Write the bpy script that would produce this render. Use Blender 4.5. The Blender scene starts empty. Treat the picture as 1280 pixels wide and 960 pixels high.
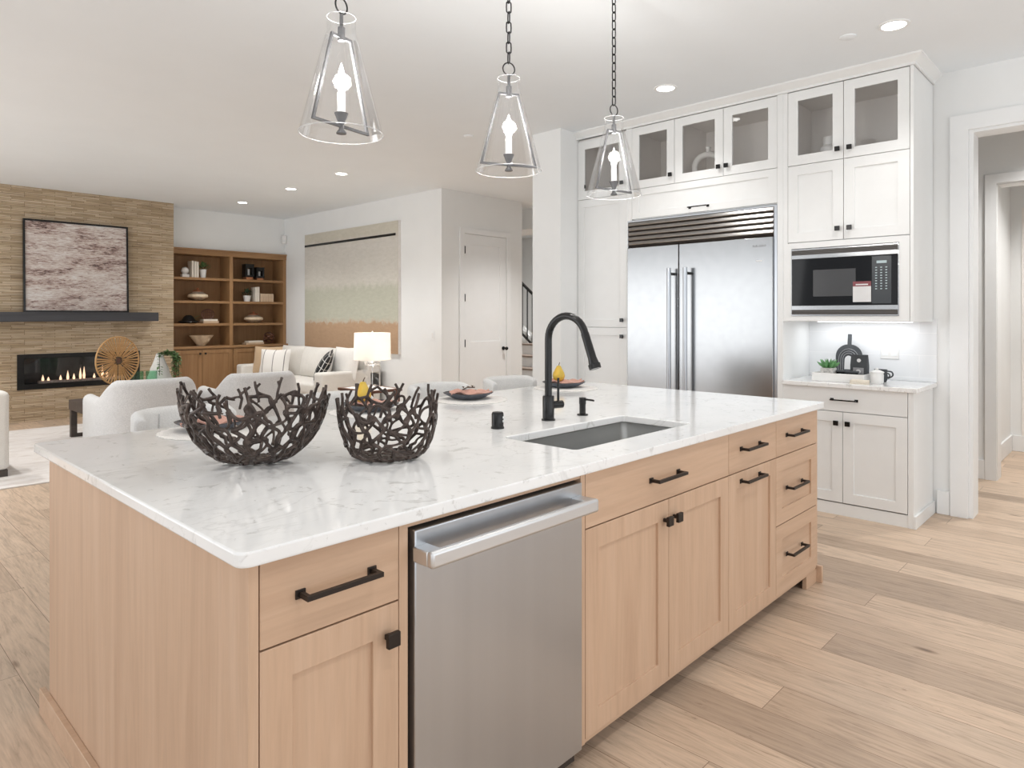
import bpy, bmesh, math, random
from mathutils import Vector, Matrix
R = math.radians
PI = math.pi
S = bpy.context.scene
COL = S.collection

# ------------------------------------------------------------------ camera
cam_d = bpy.data.cameras.new('camera')
cam = bpy.data.objects.new('camera', cam_d)
COL.objects.link(cam)
cam.location = (0, 0, 1.35)
cam.rotation_euler = (R(90), 0, math.atan2(0.6880, 0.7257) - R(90))
cam_d.sensor_width = 36
cam_d.lens = 845 / 1280 * 36
cam_d.shift_y = -84.5 / 1280
cam_d.clip_start = 0.05
cam_d.clip_end = 100
S.camera = cam

# ------------------------------------------------------------------ world, light, exposure
S.view_settings.view_transform = 'Standard'
S.view_settings.look = 'None'
S.view_settings.gamma = 1
S.view_settings.use_curve_mapping = False
S.view_settings.exposure = 0.16
W = bpy.data.worlds.new('daylight'); S.world = W
W.use_nodes = True
W.node_tree.nodes['Background'].inputs[0].default_value = (0.94, 0.97, 1.0, 1)
W.node_tree.nodes['Background'].inputs[1].default_value = 0.8

def area(name, loc, rot, sx, sy, power, color=(1, 1, 1), spread=180):
    l = bpy.data.lights.new(name, 'AREA'); l.shape = 'RECTANGLE'
    l.size = sx; l.size_y = sy; l.energy = power; l.color = color; l.spread = R(spread)
    o = bpy.data.objects.new(name, l); COL.objects.link(o)
    o.location = loc; o.rotation_euler = rot
    return o
# area lights for unseen windows behind and left, tilted up to brighten the ceiling
area('window_daylight_kitchen', (-2.6, 1.2, 1.4), (0, R(-90 - 18), 0), 2.2, 4.5, 22, (0.98, 0.99, 1.0))
area('window_daylight_living', (-2.6, 7.6, 1.4), (0, R(-90 - 18), 0), 2.2, 6.0, 92, (0.98, 0.99, 1.0))
area('window_daylight_rear', (2.2, -2.6, 1.4), (R(90 + 18), 0, 0), 7.0, 2.2, 48, (0.95, 0.975, 1.0))

# ------------------------------------------------------------------ node helpers
class NT:
    def __init__(self, name, rough=0.5, metal=0.0, base=(0.8, 0.8, 0.8)):
        self.m = bpy.data.materials.new(name); self.m.use_nodes = True
        self.t = self.m.node_tree; self.b = self.t.nodes['Principled BSDF']
        self.b.inputs['Roughness'].default_value = rough
        self.b.inputs['Metallic'].default_value = metal
        self.b.inputs['Base Color'].default_value = (*base, 1)
    def n(self, kind, **kw):
        nd = self.t.nodes.new(kind)
        for k, v in kw.items():
            if k.startswith('i_'):
                nd.inputs[k[2:].replace('_', ' ')].default_value = v
            else:
                setattr(nd, k, v)
        return nd
    def l(self, a, b):
        self.t.links.new(a, b)
    def coords(self, scale=(1, 1, 1), rot=(0, 0, 0), loc=(0, 0, 0), which='Object', rand=0.0):
        tc = self.n('ShaderNodeTexCoord'); mp = self.n('ShaderNodeMapping')
        mp.inputs['Scale'].default_value = scale
        mp.inputs['Rotation'].default_value = rot
        mp.inputs['Location'].default_value = loc
        src = tc.outputs[which]
        if rand:
            oi = self.n('ShaderNodeObjectInfo'); vm = self.n('ShaderNodeVectorMath', operation='ADD')
            mm = self.n('ShaderNodeMath', operation='MULTIPLY'); mm.inputs[1].default_value = rand
            self.l(oi.outputs['Random'], mm.inputs[0])
            self.l(src, vm.inputs[0]); self.l(mm.outputs[0], vm.inputs[1])
            src = vm.outputs[0]
        self.l(src, mp.inputs['Vector'])
        return mp.outputs[0]
    def ramp(self, fac, stops, interp='LINEAR'):
        r = self.n('ShaderNodeValToRGB'); r.color_ramp.interpolation = interp
        e = r.color_ramp.elements
        while len(e) < len(stops): e.new(0.5)
        for k, (p, c) in enumerate(stops):
            e[k].position = p; e[k].color = (*c, 1) if len(c) == 3 else c
        self.l(fac, r.inputs[0]); return r.outputs[0]
    def noise(self, vec, scale=5, detail=4, rough=0.55, dist=0.0):
        nz = self.n('ShaderNodeTexNoise'); nz.inputs['Scale'].default_value = scale
        nz.inputs['Detail'].default_value = detail; nz.inputs['Roughness'].default_value = rough
        nz.inputs['Distortion'].default_value = dist
        self.l(vec, nz.inputs['Vector']); return nz.outputs['Fac']
    def mix(self, fac, a, b, mode='MIX'):
        mx = self.n('ShaderNodeMix', data_type='RGBA', blend_type=mode)
        for s, v in ((mx.inputs[0], fac), (mx.inputs[6], a), (mx.inputs[7], b)):
            if hasattr(v, 'is_linked') or hasattr(v, 'links'): self.l(v, s)
            elif isinstance(v, (int, float)): s.default_value = v
            else: s.default_value = (*v, 1)
        return mx.outputs[2]
    def bump(self, h, strength=0.2, dist=0.01):
        b = self.n('ShaderNodeBump'); b.inputs['Strength'].default_value = strength
        b.inputs['Distance'].default_value = dist
        self.l(h, b.inputs['Height']); self.l(b.outputs[0], self.b.inputs['Normal'])
    def color(self, c): self.l(c, self.b.inputs['Base Color'])

def plain(name, base, rough=0.5, metal=0.0, var=0.04, scale=8, bump=0.0):
    t = NT(name, rough, metal, base)
    n = t.noise(t.coords(), scale, 3)
    lo = tuple(c * (1 - var) for c in base); hi = tuple(min(1, c * (1 + var)) for c in base)
    t.color(t.ramp(n, [(0.3, lo), (0.7, hi)]))
    if bump: t.bump(t.noise(t.coords(), scale * 8, 2), bump, 0.002)
    return t.m

def wood(name, lo, mid, hi, along='Z', rough=0.42, fine=1.0):
    t = NT(name, rough)
    st = {'Z': (9, 9, 0.55), 'X': (0.55, 9, 9), 'Y': (9, 0.55, 9)}[along]
    v = t.coords(tuple(s * fine for s in st), rand=7.3)
    n1 = t.noise(v, 1.3, 6, 0.6, 1.2)
    v2 = t.coords(tuple(s * 9 * fine for s in st), rand=3.1)
    n2 = t.noise(v2, 1.0, 4, 0.6, 0.3)
    c1 = t.ramp(n1, [(0.25, lo), (0.5, mid), (0.78, hi)])
    c2 = t.ramp(n2, [(0.3, tuple(0.86 for _ in range(3))), (0.62, (1, 1, 1))])
    t.color(t.mix(0.5, c1, c2, 'MULTIPLY'))
    t.bump(n2, 0.06, 0.002)
    return t.m

def fabric(name, base, scale=260, var=0.1, bump=0.25, rough=0.9):
    t = NT(name, rough, 0, base)
    n = t.noise(t.coords(), scale, 2); n0 = t.noise(t.coords(), 9, 4)
    a = t.ramp(n, [(0.35, tuple(c * (1 - var) for c in base)), (0.65, tuple(min(1, c * (1 + var)) for c in base))])
    b = t.ramp(n0, [(0.3, (0.94, 0.94, 0.94)), (0.7, (1, 1, 1))])
    t.color(t.mix(1.0, a, b, 'MULTIPLY')); t.bump(n, bump, 0.003)
    t.b.inputs['Sheen Weight'].default_value = 0.15
    return t.m

def emit(name, color, strength):
    t = NT(name, 0.5, 0, color)
    t.b.inputs['Emission Color'].default_value = (*color, 1)
    t.b.inputs['Emission Strength'].default_value = strength
    return t.m

def steel(name, base=(0.60, 0.61, 0.62), rough=0.27, along='Z', streak=0.1, aniso=0.6):
    t = NT(name, rough, 1.0, base)
    st = {'Z': (14, 14, 0.1), 'X': (0.1, 14, 14), 'Y': (14, 0.1, 14)}[along]
    n = t.noise(t.coords(st), 1.0, 2)
    t.color(t.ramp(n, [(0.3, tuple(c * (1 - streak) for c in base)), (0.7, tuple(c * (1 + streak) for c in base))]))
    return t.m

def glass_mat(name, tint=(1, 1, 1), alpha_mix=0.9, rough=0.02, ior=1.45):
    """thin clear glass: mostly straight-through with fresnel reflection"""
    m = bpy.data.materials.new(name); m.use_nodes = True
    t = m.node_tree; t.nodes.clear()
    out = t.nodes.new('ShaderNodeOutputMaterial'); mx = t.nodes.new('ShaderNodeMixShader')
    tr = t.nodes.new('ShaderNodeBsdfTransparent'); gl = t.nodes.new('ShaderNodeBsdfGlossy')
    lw = t.nodes.new('ShaderNodeLayerWeight'); mr = t.nodes.new('ShaderNodeMapRange')
    tr.inputs[0].default_value = (*tint, 1); gl.inputs['Roughness'].default_value = rough
    lw.inputs['Blend'].default_value = 0.25
    mr.inputs['To Min'].default_value = 0.03; mr.inputs['To Max'].default_value = alpha_mix
    t.links.new(lw.outputs['Fresnel'], mr.inputs[0]); t.links.new(mr.outputs[0], mx.inputs[0])
    t.links.new(tr.outputs[0], mx.inputs[1]); t.links.new(gl.outputs[0], mx.inputs[2])
    t.links.new(mx.outputs[0], out.inputs[0])
    return m

# ------------------------------------------------------------------ materials
M = {}
M['wall'] = plain('wall_paint', (0.855, 0.862, 0.855), 0.75, var=0.012, scale=3)
M['ceiling'] = plain('ceiling_paint', (0.865, 0.90, 0.925), 0.85, var=0.01, scale=2)
M['trim'] = plain('trim_paint', (0.865, 0.872, 0.87), 0.4, var=0.01)
M['cab'] = plain('white_cabinet_lacquer', (0.835, 0.84, 0.83), 0.35, var=0.012)
M['inside'] = plain('cabinet_interior', (0.90, 0.86, 0.82), 0.5, var=0.02)
M['oakZ'] = wood('island_oak_upright', (0.50, 0.325, 0.215), (0.575, 0.388, 0.262), (0.635, 0.445, 0.315), 'Z')
M['oakX'] = wood('island_oak_lengthwise', (0.50, 0.325, 0.215), (0.575, 0.388, 0.262), (0.635, 0.445, 0.315), 'X')
M['gap'] = plain('shadow_gap', (0.045, 0.032, 0.024), 0.8)
M['shelfX'] = wood('bookcase_oak_lengthwise', (0.27, 0.14, 0.058), (0.345, 0.19, 0.083), (0.41, 0.24, 0.115), 'X', 0.5)
M['shelfZ'] = wood('bookcase_oak_upright', (0.27, 0.14, 0.058), (0.345, 0.19, 0.083), (0.41, 0.24, 0.115), 'Z', 0.5)
M['walnut'] = wood('walnut', (0.07, 0.028, 0.016), (0.12, 0.048, 0.027), (0.17, 0.07, 0.04), 'X', 0.4)
M['darkwood'] = wood('dark_stained_wood', (0.050, 0.038, 0.034), (0.075, 0.058, 0.05), (0.11, 0.085, 0.075), 'X', 0.5)
M['mantel'] = wood('charcoal_stained_beam', (0.035, 0.035, 0.04), (0.05, 0.05, 0.056), (0.07, 0.07, 0.078), 'X', 0.6)
M['black'] = plain('satin_black_metal', (0.014, 0.0135, 0.0135), 0.24, 0.3)
M['blackgloss'] = plain('black_gloss', (0.005, 0.0055, 0.007), 0.06)
M['blackgloss'].node_tree.nodes['Principled BSDF'].inputs['Specular IOR Level'].default_value = 0.22
M['bronze'] = plain('oil_rubbed_bronze', (0.030, 0.022, 0.018), 0.42, 0.5)
M['iron'] = plain('grey_iron', (0.13, 0.13, 0.135), 0.45, 0.2)
M['chainblack'] = plain('black_chain', (0.03, 0.03, 0.032), 0.5, 0.5)
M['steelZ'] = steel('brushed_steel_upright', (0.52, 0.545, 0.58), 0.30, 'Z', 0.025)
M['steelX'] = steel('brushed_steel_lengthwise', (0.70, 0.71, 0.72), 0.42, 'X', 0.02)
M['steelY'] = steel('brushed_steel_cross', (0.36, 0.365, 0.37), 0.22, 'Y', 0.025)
M['sinksteel'] = steel('sink_steel', (0.62, 0.62, 0.61), 0.28, 'X', 0.03)
M['louver'] = steel('louver_steel', (0.36, 0.345, 0.33), 0.28, 'Y', 0.03)
M['glass'] = glass_mat('cabinet_glass', (0.985, 0.985, 0.985), 0.6)
M['fireglass'] = glass_mat('fireplace_glass', (0.9, 0.9, 0.9), 0.22)
M['shade_glass'] = glass_mat('pendant_glass', (0.99, 0.99, 0.99), 0.38)
M['lamp_glass'] = glass_mat('lamp_glass', (0.985, 0.985, 0.985), 0.22)
M['clear_ring'] = glass_mat('frosted_clear_glass', (0.95, 0.95, 0.95), 0.5, 0.3)
M['green_glass'] = glass_mat('green_glass', (0.74, 0.90, 0.81), 0.3)
M['bulb'] = emit('glowing_bulb', (1.0, 0.98, 0.95), 9)
M['can'] = emit('lit_downlight', (1.0, 0.98, 0.95), 9)
M['lampshade'] = None
M['flame'] = emit('flame', (1.0, 0.66, 0.42), 1.6)
M['strip'] = emit('undercabinet_strip', (0.97, 0.98, 1.0), 3)
M['white'] = plain('white_ceramic', (0.82, 0.81, 0.79), 0.35, var=0.02)
M['whitematte'] = plain('white_plaster', (0.80, 0.78, 0.75), 0.8, var=0.05, scale=30, bump=0.2)
M['upholstery'] = fabric('ivory_upholstery', (0.78, 0.75, 0.70))
M['greyfab'] = fabric('pale_grey_upholstery', (0.66, 0.655, 0.65), 200, 0.16)
M['stoolfab'] = fabric('off_white_stool_fabric', (0.74, 0.735, 0.72), 240, 0.08)
M['tanfab'] = fabric('tan_linen', (0.56, 0.40, 0.25))
M['whitefab'] = fabric('white_linen', (0.82, 0.79, 0.75))
M['coral'] = fabric('dusty_pink_napkin', (0.60, 0.33, 0.26), 300)
M['beigefab'] = fabric('beige_towel', (0.70, 0.63, 0.53), 300)
M['plate'] = plain('slate_blue_stoneware', (0.085, 0.095, 0.12), 0.35, var=0.25, scale=25)
M['platein'] = plain('dark_stoneware_glaze', (0.04, 0.04, 0.045), 0.25, var=0.2)
M['leaf'] = plain('green_leaf', (0.10, 0.19, 0.06), 0.5, var=0.35, scale=40)
M['darkleaf'] = plain('dark_green_leaf', (0.035, 0.07, 0.03), 0.5, var=0.35, scale=40)
M['succulent'] = plain('succulent_green', (0.14, 0.33, 0.13), 0.45, var=0.3, scale=30)
M['stem'] = plain('brown_stem', (0.09, 0.055, 0.03), 0.7)
M['wicker'] = wood('golden_wicker', (0.40, 0.21, 0.07), (0.53, 0.30, 0.12), (0.62, 0.38, 0.17), 'X', 0.6)
M['copper'] = plain('copper', (0.55, 0.24, 0.13), 0.35, 0.8)
M['smoke'] = plain('smoked_mercury_glass', (0.42, 0.34, 0.26), 0.15, 0.6, var=0.3, scale=20)
M['page'] = plain('cream_book_cover', (0.78, 0.72, 0.63), 0.7, var=0.05)
M['kraft'] = plain('tan_book_cover', (0.60, 0.45, 0.31), 0.7, var=0.1)
M['bone'] = plain('carved_pale_wood', (0.66, 0.53, 0.38), 0.6, var=0.15, scale=20)
M['slate'] = plain('charcoal_slate', (0.055, 0.06, 0.065), 0.7, var=0.15)
M['terrazzo'] = plain('mottled_grey_pot', (0.60, 0.58, 0.55), 0.8, var=0.35, scale=60)
M['maroon'] = plain('maroon_sticker', (0.23, 0.06, 0.07), 0.5)
M['paper'] = plain('white_paper', (0.74, 0.74, 0.74), 0.6)
M['lcd'] = plain('pale_keypad_print', (0.42, 0.52, 0.54), 0.4)
M['vent'] = plain('vent_slat_grey', (0.13, 0.125, 0.12), 0.5, 0.2)
M['soft'] = plain('grey_print', (0.30, 0.30, 0.31), 0.4)
M['ember'] = plain('crushed_glass_bed', (0.45, 0.36, 0.32), 0.4, var=0.5, scale=90)
M['tread'] = plain('taupe_oak_tread', (0.30, 0.235, 0.195), 0.5, var=0.08)
M['firebox'] = plain('firebox_black', (0.012, 0.012, 0.014), 0.5)

def mk_floor():
    t = NT('oak_plank_floor', 0.42)
    tc = t.n('ShaderNodeTexCoord'); sp = t.n('ShaderNodeSeparateXYZ'); cb = t.n('ShaderNodeCombineXYZ')
    t.l(tc.outputs['Object'], sp.inputs[0])
    t.l(sp.outputs['Y'], cb.inputs['X']); t.l(sp.outputs['X'], cb.inputs['Y'])
    br = t.n('ShaderNodeTexBrick', offset=0.37, offset_frequency=3)
    br.inputs['Color1'].default_value = (0, 0, 0, 1); br.inputs['Color2'].default_value = (1, 1, 1, 1)
    br.inputs['Mortar'].default_value = (0, 0, 0, 1)
    br.inputs['Scale'].default_value = 1; br.inputs['Brick Width'].default_value = 1.55
    br.inputs['Row Height'].default_value = 0.19; br.inputs['Mortar Size'].default_value = 0.0012
    br.inputs['Mortar Smooth'].default_value = 0.3; br.inputs['Bias'].default_value = 0.0
    t.l(cb.outputs[0], br.inputs['Vector'])
    tone = t.ramp(br.outputs['Color'], [(0.0, (0.45, 0.335, 0.245)), (0.22, (0.57, 0.425, 0.31)), (0.5, (0.65, 0.49, 0.36)), (0.8, (0.69, 0.53, 0.395)), (1.0, (0.52, 0.395, 0.295))])
    off = t.n('ShaderNodeVectorMath', operation='MULTIPLY'); off.inputs[1].default_value = (17, 13, 9)
    t.l(br.outputs['Color'], off.inputs[0])
    ad = t.n('ShaderNodeVectorMath', operation='ADD'); t.l(cb.outputs[0], ad.inputs[0]); t.l(off.outputs[0], ad.inputs[1])
    mp = t.n('ShaderNodeMapping'); mp.inputs['Scale'].default_value = (1.0, 9, 1); t.l(ad.outputs[0], mp.inputs[0])
    g1 = t.noise(mp.outputs[0], 1.6, 6, 0.62, 2.6)
    mp2 = t.n('ShaderNodeMapping'); mp2.inputs['Scale'].default_value = (7, 120, 1); t.l(ad.outputs[0], mp2.inputs[0])
    g2 = t.noise(mp2.outputs[0], 1.0, 3, 0.6, 0.4)
    gr = t.ramp(g1, [(0.25, (0.60, 0.58, 0.56)), (0.48, (0.94, 0.94, 0.94)), (0.75, (1.08, 1.08, 1.08))])
    gf = t.ramp(g2, [(0.28, (0.78, 0.76, 0.74)), (0.6, (1, 1, 1))])
    c = t.mix(0.9, tone, gr, 'MULTIPLY'); c = t.mix(0.8, c, gf, 'MULTIPLY')
    # knots and mineral streaks
    mp3 = t.n('ShaderNodeMapping'); mp3.inputs['Scale'].default_value = (1.7, 4.6, 1); t.l(ad.outputs[0], mp3.inputs[0])
    vo = t.n('ShaderNodeTexVoronoi'); vo.inputs['Scale'].default_value = 1.25; vo.inputs['Randomness'].default_value = 1
    t.l(mp3.outputs[0], vo.inputs['Vector'])
    kn = t.ramp(vo.outputs['Distance'], [(0.0, (0.16, 0.11, 0.08)), (0.035, (0.40, 0.33, 0.28)), (0.11, (1, 1, 1))])
    c = t.mix(0.85, c, kn, 'MULTIPLY')
    st = t.ramp(t.noise(mp.outputs[0], 3.3, 5, 0.7, 2.5), [(0.28, (0.52, 0.46, 0.41)), (0.40, (1, 1, 1))])
    c = t.mix(0.9, c, st, 'MULTIPLY')
    jt = t.ramp(br.outputs['Fac'], [(0.0, (1, 1, 1)), (1.0, (0.45, 0.38, 0.32))])
    c = t.mix(1.0, c, jt, 'MULTIPLY')
    t.color(c)
    inv = t.ramp(br.outputs['Fac'], [(0, (1, 1, 1)), (1, (0, 0, 0))])
    t.bump(inv, 0.25, 0.002)
    return t.m
M['floor'] = mk_floor()

def mk_quartz():
    t = NT('white_quartz', 0.10, 0, (0.8, 0.8, 0.79))
    v = t.coords((1, 1.6, 1), rot=(0, 0, R(25)))
    n1 = t.noise(v, 3.2, 8, 0.62, 1.4)
    vein = t.ramp(n1, [(0.475, (0, 0, 0)), (0.5, (1, 1, 1)), (0.522, (0, 0, 0))])
    msk = t.ramp(t.noise(t.coords(), 2.2, 4), [(0.48, (0, 0, 0)), (0.62, (1, 1, 1))])
    vm = t.mix(1.0, vein, msk, 'MULTIPLY')
    n2 = t.noise(t.coords((1, 1, 1)), 11, 7, 0.65, 2.0)
    fine = t.ramp(n2, [(0.35, (1, 1, 1)), (0.41, (0, 0, 0))])
    cloud = t.ramp(t.noise(t.coords(), 4.5, 5), [(0.3, (0.82, 0.82, 0.815)), (0.7, (0.88, 0.875, 0.865))])
    vs_ = t.n('ShaderNodeMath', operation='MULTIPLY'); vs_.inputs[1].default_value = 0.45; t.l(vm, vs_.inputs[0])
    c = t.mix(vs_.outputs[0], cloud, (0.60, 0.595, 0.58))
    f2 = t.n('ShaderNodeMath', operation='MULTIPLY'); f2.inputs[1].default_value = 0.6
    t.l(fine, f2.inputs[0])
    c = t.mix(f2.outputs[0], c, (0.54, 0.53, 0.51))
    t.color(c)
    t.b.inputs['Coat Weight'].default_value = 0.0
    return t.m
M['quartz'] = mk_quartz()

def mk_stone():
    t = NT('split_face_ledger_stone', 0.8)
    tc = t.n('ShaderNodeTexCoord'); sp = t.n('ShaderNodeSeparateXYZ'); cb = t.n('ShaderNodeCombineXYZ')
    t.l(tc.outputs['Object'], sp.inputs[0])
    t.l(sp.outputs['X'], cb.inputs['X']); t.l(sp.outputs['Z'], cb.inputs['Y'])
    br = t.n('ShaderNodeTexBrick', offset=0.43, offset_frequency=2, squash=0.7, squash_frequency=3)
    br.inputs['Color1'].default_value = (0, 0, 0, 1); br.inputs['Color2'].default_value = (1, 1, 1, 1)
    br.inputs['Mortar'].default_value = (0, 0, 0, 1); br.inputs['Scale'].default_value = 1
    br.inputs['Brick Width'].default_value = 0.33; br.inputs['Row Height'].default_value = 0.021
    br.inputs['Mortar Size'].default_value = 0.0022; br.inputs['Mortar Smooth'].default_value = 0.4
    t.l(cb.outputs[0], br.inputs['Vector'])
    mp = t.n('ShaderNodeMapping'); mp.inputs['Scale'].default_value = (3.5, 60, 1); t.l(cb.outputs[0], mp.inputs[0])
    n1 = t.noise(mp.outputs[0], 1.0, 5, 0.65, 0.8)
    tone = t.ramp(br.outputs['Color'], [(0, (0.42, 0.315, 0.205)), (0.35, (0.57, 0.45, 0.31)), (0.7, (0.66, 0.54, 0.40)), (1, (0.50, 0.375, 0.245))])
    gr = t.ramp(n1, [(0.27, (0.32, 0.27, 0.22)), (0.43, (0.86, 0.85, 0.84)), (0.7, (1.12, 1.12, 1.1))])
    c = t.mix(0.95, tone, gr, 'MULTIPLY')
    big = t.ramp(t.noise(cb.outputs[0], 2.0, 3), [(0.3, (0.9, 0.88, 0.84)), (0.7, (1.05, 1.05, 1.05))])
    c = t.mix(0.8, c, big, 'MULTIPLY')
    jt = t.ramp(br.outputs['Fac'], [(0, (1, 1, 1)), (1, (0.42, 0.36, 0.3))])
    c = t.mix(1, c, jt, 'MULTIPLY')
    t.color(c)
    hh = t.mix(0.5, n1, br.outputs['Color'])
    t.bump(hh, 0.7, 0.02)
    return t.m
M['stone'] = mk_stone()

def mk_rug():
    t = NT('ivory_rug', 0.95)
    a = t.ramp(t.noise(t.coords((1, 2.2, 1)), 3.2, 7, 0.7, 1.0), [(0.35, (0.62, 0.57, 0.53)), (0.5, (0.74, 0.70, 0.67)), (0.7, (0.80, 0.77, 0.75))])
    n = t.noise(t.coords(), 180, 2)
    t.color(a); t.bump(n, 0.4, 0.006); return t.m
M['rug'] = mk_rug()

def mk_streaks():
    t = NT('streaked_abstract_canvas', 0.8)
    v = t.coords((9, 1, 60)); n = t.noise(v, 1.5, 6, 0.75, 0.8)
    b = t.noise(t.coords((1.1, 1, 5.0)), 1.5, 5, 0.6, 0.7)
    w1 = t.n('ShaderNodeMath', operation='MULTIPLY'); w1.inputs[1].default_value = 0.6; t.l(n, w1.inputs[0])
    w2 = t.n('ShaderNodeMath', operation='MULTIPLY_ADD'); w2.inputs[1].default_value = 0.4; t.l(b, w2.inputs[0]); t.l(w1.outputs[0], w2.inputs[2])
    t.color(t.ramp(w2.outputs[0], [(0.36, (0.03, 0.02, 0.022)), (0.41, (0.13, 0.08, 0.075)), (0.45, (0.40, 0.28, 0.245)), (0.51, (0.62, 0.54, 0.49)), (0.60, (0.75, 0.73, 0.71))]))
    return t.m
M['streaks'] = mk_streaks()

def mk_bands():
    t = NT('banded_abstract_canvas', 0.8)
    tc = t.n('ShaderNodeTexCoord'); sp = t.n('ShaderNodeSeparateXYZ'); t.l(tc.outputs['Object'], sp.inputs[0])
    nz = t.noise(t.coords((1, 7, 5)), 1.6, 7, 0.65, 0.4)
    d = t.n('ShaderNodeMapRange'); d.inputs['To Min'].default_value = -0.13; d.inputs['To Max'].default_value = 0.13; t.l(nz, d.inputs[0])
    z = t.n('ShaderNodeMath', operation='ADD'); t.l(sp.outputs['Z'], z.inputs[0]); t.l(d.outputs[0], z.inputs[1])
    zz = t.n('ShaderNodeMapRange'); zz.inputs['From Min'].default_value = 0.0; zz.inputs['From Max'].default_value = 1.84; t.l(z.outputs[0], zz.inputs[0])
    tan, sage, cream, top = (0.50, 0.335, 0.215), (0.53, 0.53, 0.44), (0.67, 0.64, 0.58), (0.60, 0.565, 0.485)
    c = t.ramp(zz.outputs[0], [(0.0, (0.44, 0.29, 0.18)), (0.225, tan), (0.245, (0.56, 0.50, 0.40)), (0.27, sage), (0.49, sage), (0.56, cream), (0.87, (0.65, 0.62, 0.575)), (0.93, top)])
    f = t.ramp(t.noise(t.coords((1, 3, 9)), 3, 6, 0.7, 0.5), [(0.3, (0.90, 0.90, 0.88)), (0.7, (1.08, 1.08, 1.08))])
    t.color(t.mix(0.8, c, f, 'MULTIPLY')); return t.m
M['bands'] = mk_bands()

def mk_tile():
    t = NT('glossy_white_tile', 0.12, 0, (0.82, 0.83, 0.84))
    tc = t.n('ShaderNodeTexCoord'); sp = t.n('ShaderNodeSeparateXYZ'); cb = t.n('ShaderNodeCombineXYZ')
    t.l(tc.outputs['Object'], sp.inputs[0]); t.l(sp.outputs['Y'], cb.inputs['X']); t.l(sp.outputs['Z'], cb.inputs['Y'])
    mp = t.n('ShaderNodeMapping'); mp.inputs['Location'].default_value = (0.07, 0.005, 0); t.l(cb.outputs[0], mp.inputs[0])
    br = t.n('ShaderNodeTexBrick', offset=0.5)
    br.inputs['Color1'].default_value = (0.80, 0.81, 0.82, 1); br.inputs['Color2'].default_value = (0.84, 0.85, 0.86, 1)
    br.inputs['Mortar'].default_value = (0.88, 0.88, 0.88, 1); br.inputs['Scale'].default_value = 1
    br.inputs['Brick Width'].default_value = 0.5; br.inputs['Row Height'].default_value = 0.155; br.inputs['Mortar Size'].default_value = 0.002
    t.l(mp.outputs[0], br.inputs['Vector']); t.color(br.outputs['Color'])
    t.bump(t.ramp(br.outputs['Fac'], [(0, (1, 1, 1)), (1, (0, 0, 0))]), 0.3, 0.003)
    return t.m
M['tile'] = mk_tile()

def mk_pear():
    t = NT('yellow_pear', 0.4)
    n = t.noise(t.coords(), 14, 4)
    t.color(t.ramp(n, [(0.3, (0.50, 0.36, 0.06)), (0.5, (0.68, 0.44, 0.05)), (0.7, (0.72, 0.40, 0.07))])); return t.m
M['pear'] = mk_pear()

def mk_twig():
    t = NT('brown_cast_twig', 0.30, 0.55)
    n = t.noise(t.coords((1, 1, 1)), 45, 4)
    t.color(t.ramp(n, [(0.3, (0.026, 0.018, 0.015)), (0.6, (0.075, 0.054, 0.045)), (0.8, (0.15, 0.115, 0.097))]))
    t.bump(n, 0.3, 0.003); return t.m
M['twig'] = mk_twig()

def mk_stripes(name, ground, line, axis='X', freq=9.0, width=0.09, cross=False):
    t = NT(name, 0.9)
    tc = t.n('ShaderNodeTexCoord'); sp = t.n('ShaderNodeSeparateXYZ'); t.l(tc.outputs['Object'], sp.inputs[0])
    def lines(o):
        a = t.n('ShaderNodeMath', operation='MULTIPLY'); a.inputs[1].default_value = freq; t.l(sp.outputs[o], a.inputs[0])
        b = t.n('ShaderNodeMath', operation='FRACT'); t.l(a.outputs[0], b.inputs[0])
        c = t.n('ShaderNodeMath', operation='LESS_THAN'); c.inputs[1].default_value = width; t.l(b.outputs[0], c.inputs[0])
        return c.outputs[0]
    m = lines(axis)
    if cross:
        k = t.n('ShaderNodeMath', operation='MAXIMUM'); t.l(m, k.inputs[0]); t.l(lines('Z'), k.inputs[1]); m = k.outputs[0]
    t.color(t.mix(m, ground, line)); return t.m
M['striped'] = mk_stripes('white_linen_thin_grey_stripes', (0.80, 0.77, 0.73), (0.22, 0.20, 0.19), 'X', 6.0, 0.07)
M['grid'] = mk_stripes('black_cloth_white_grid', (0.014, 0.014, 0.015), (0.62, 0.60, 0.57), 'X', 10.0, 0.08, True)

def mk_shade():
    m = bpy.data.materials.new('translucent_lampshade'); m.use_nodes = True
    t = m.node_tree; t.nodes.clear()
    out = t.nodes.new('ShaderNodeOutputMaterial'); mx = t.nodes.new('ShaderNodeMixShader')
    df = t.nodes.new('ShaderNodeBsdfDiffuse'); tl = t.nodes.new('ShaderNodeBsdfTranslucent')
    nz = t.nodes.new('ShaderNodeTexNoise'); nz.inputs['Scale'].default_value = 120
    rp = t.nodes.new('ShaderNodeValToRGB'); rp.color_ramp.elements[0].color = (0.86, 0.835, 0.80, 1); rp.color_ramp.elements[1].color = (0.92, 0.90, 0.87, 1)
    t.links.new(nz.outputs['Fac'], rp.inputs[0])
    for b in (df, tl): t.links.new(rp.outputs[0], b.inputs[0])
    mx.inputs[0].default_value = 0.5
    t.links.new(df.outputs[0], mx.inputs[1]); t.links.new(tl.outputs[0], mx.inputs[2])
    t.links.new(mx.outputs[0], out.inputs[0])
    return m
M['lampshade'] = mk_shade()

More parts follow.
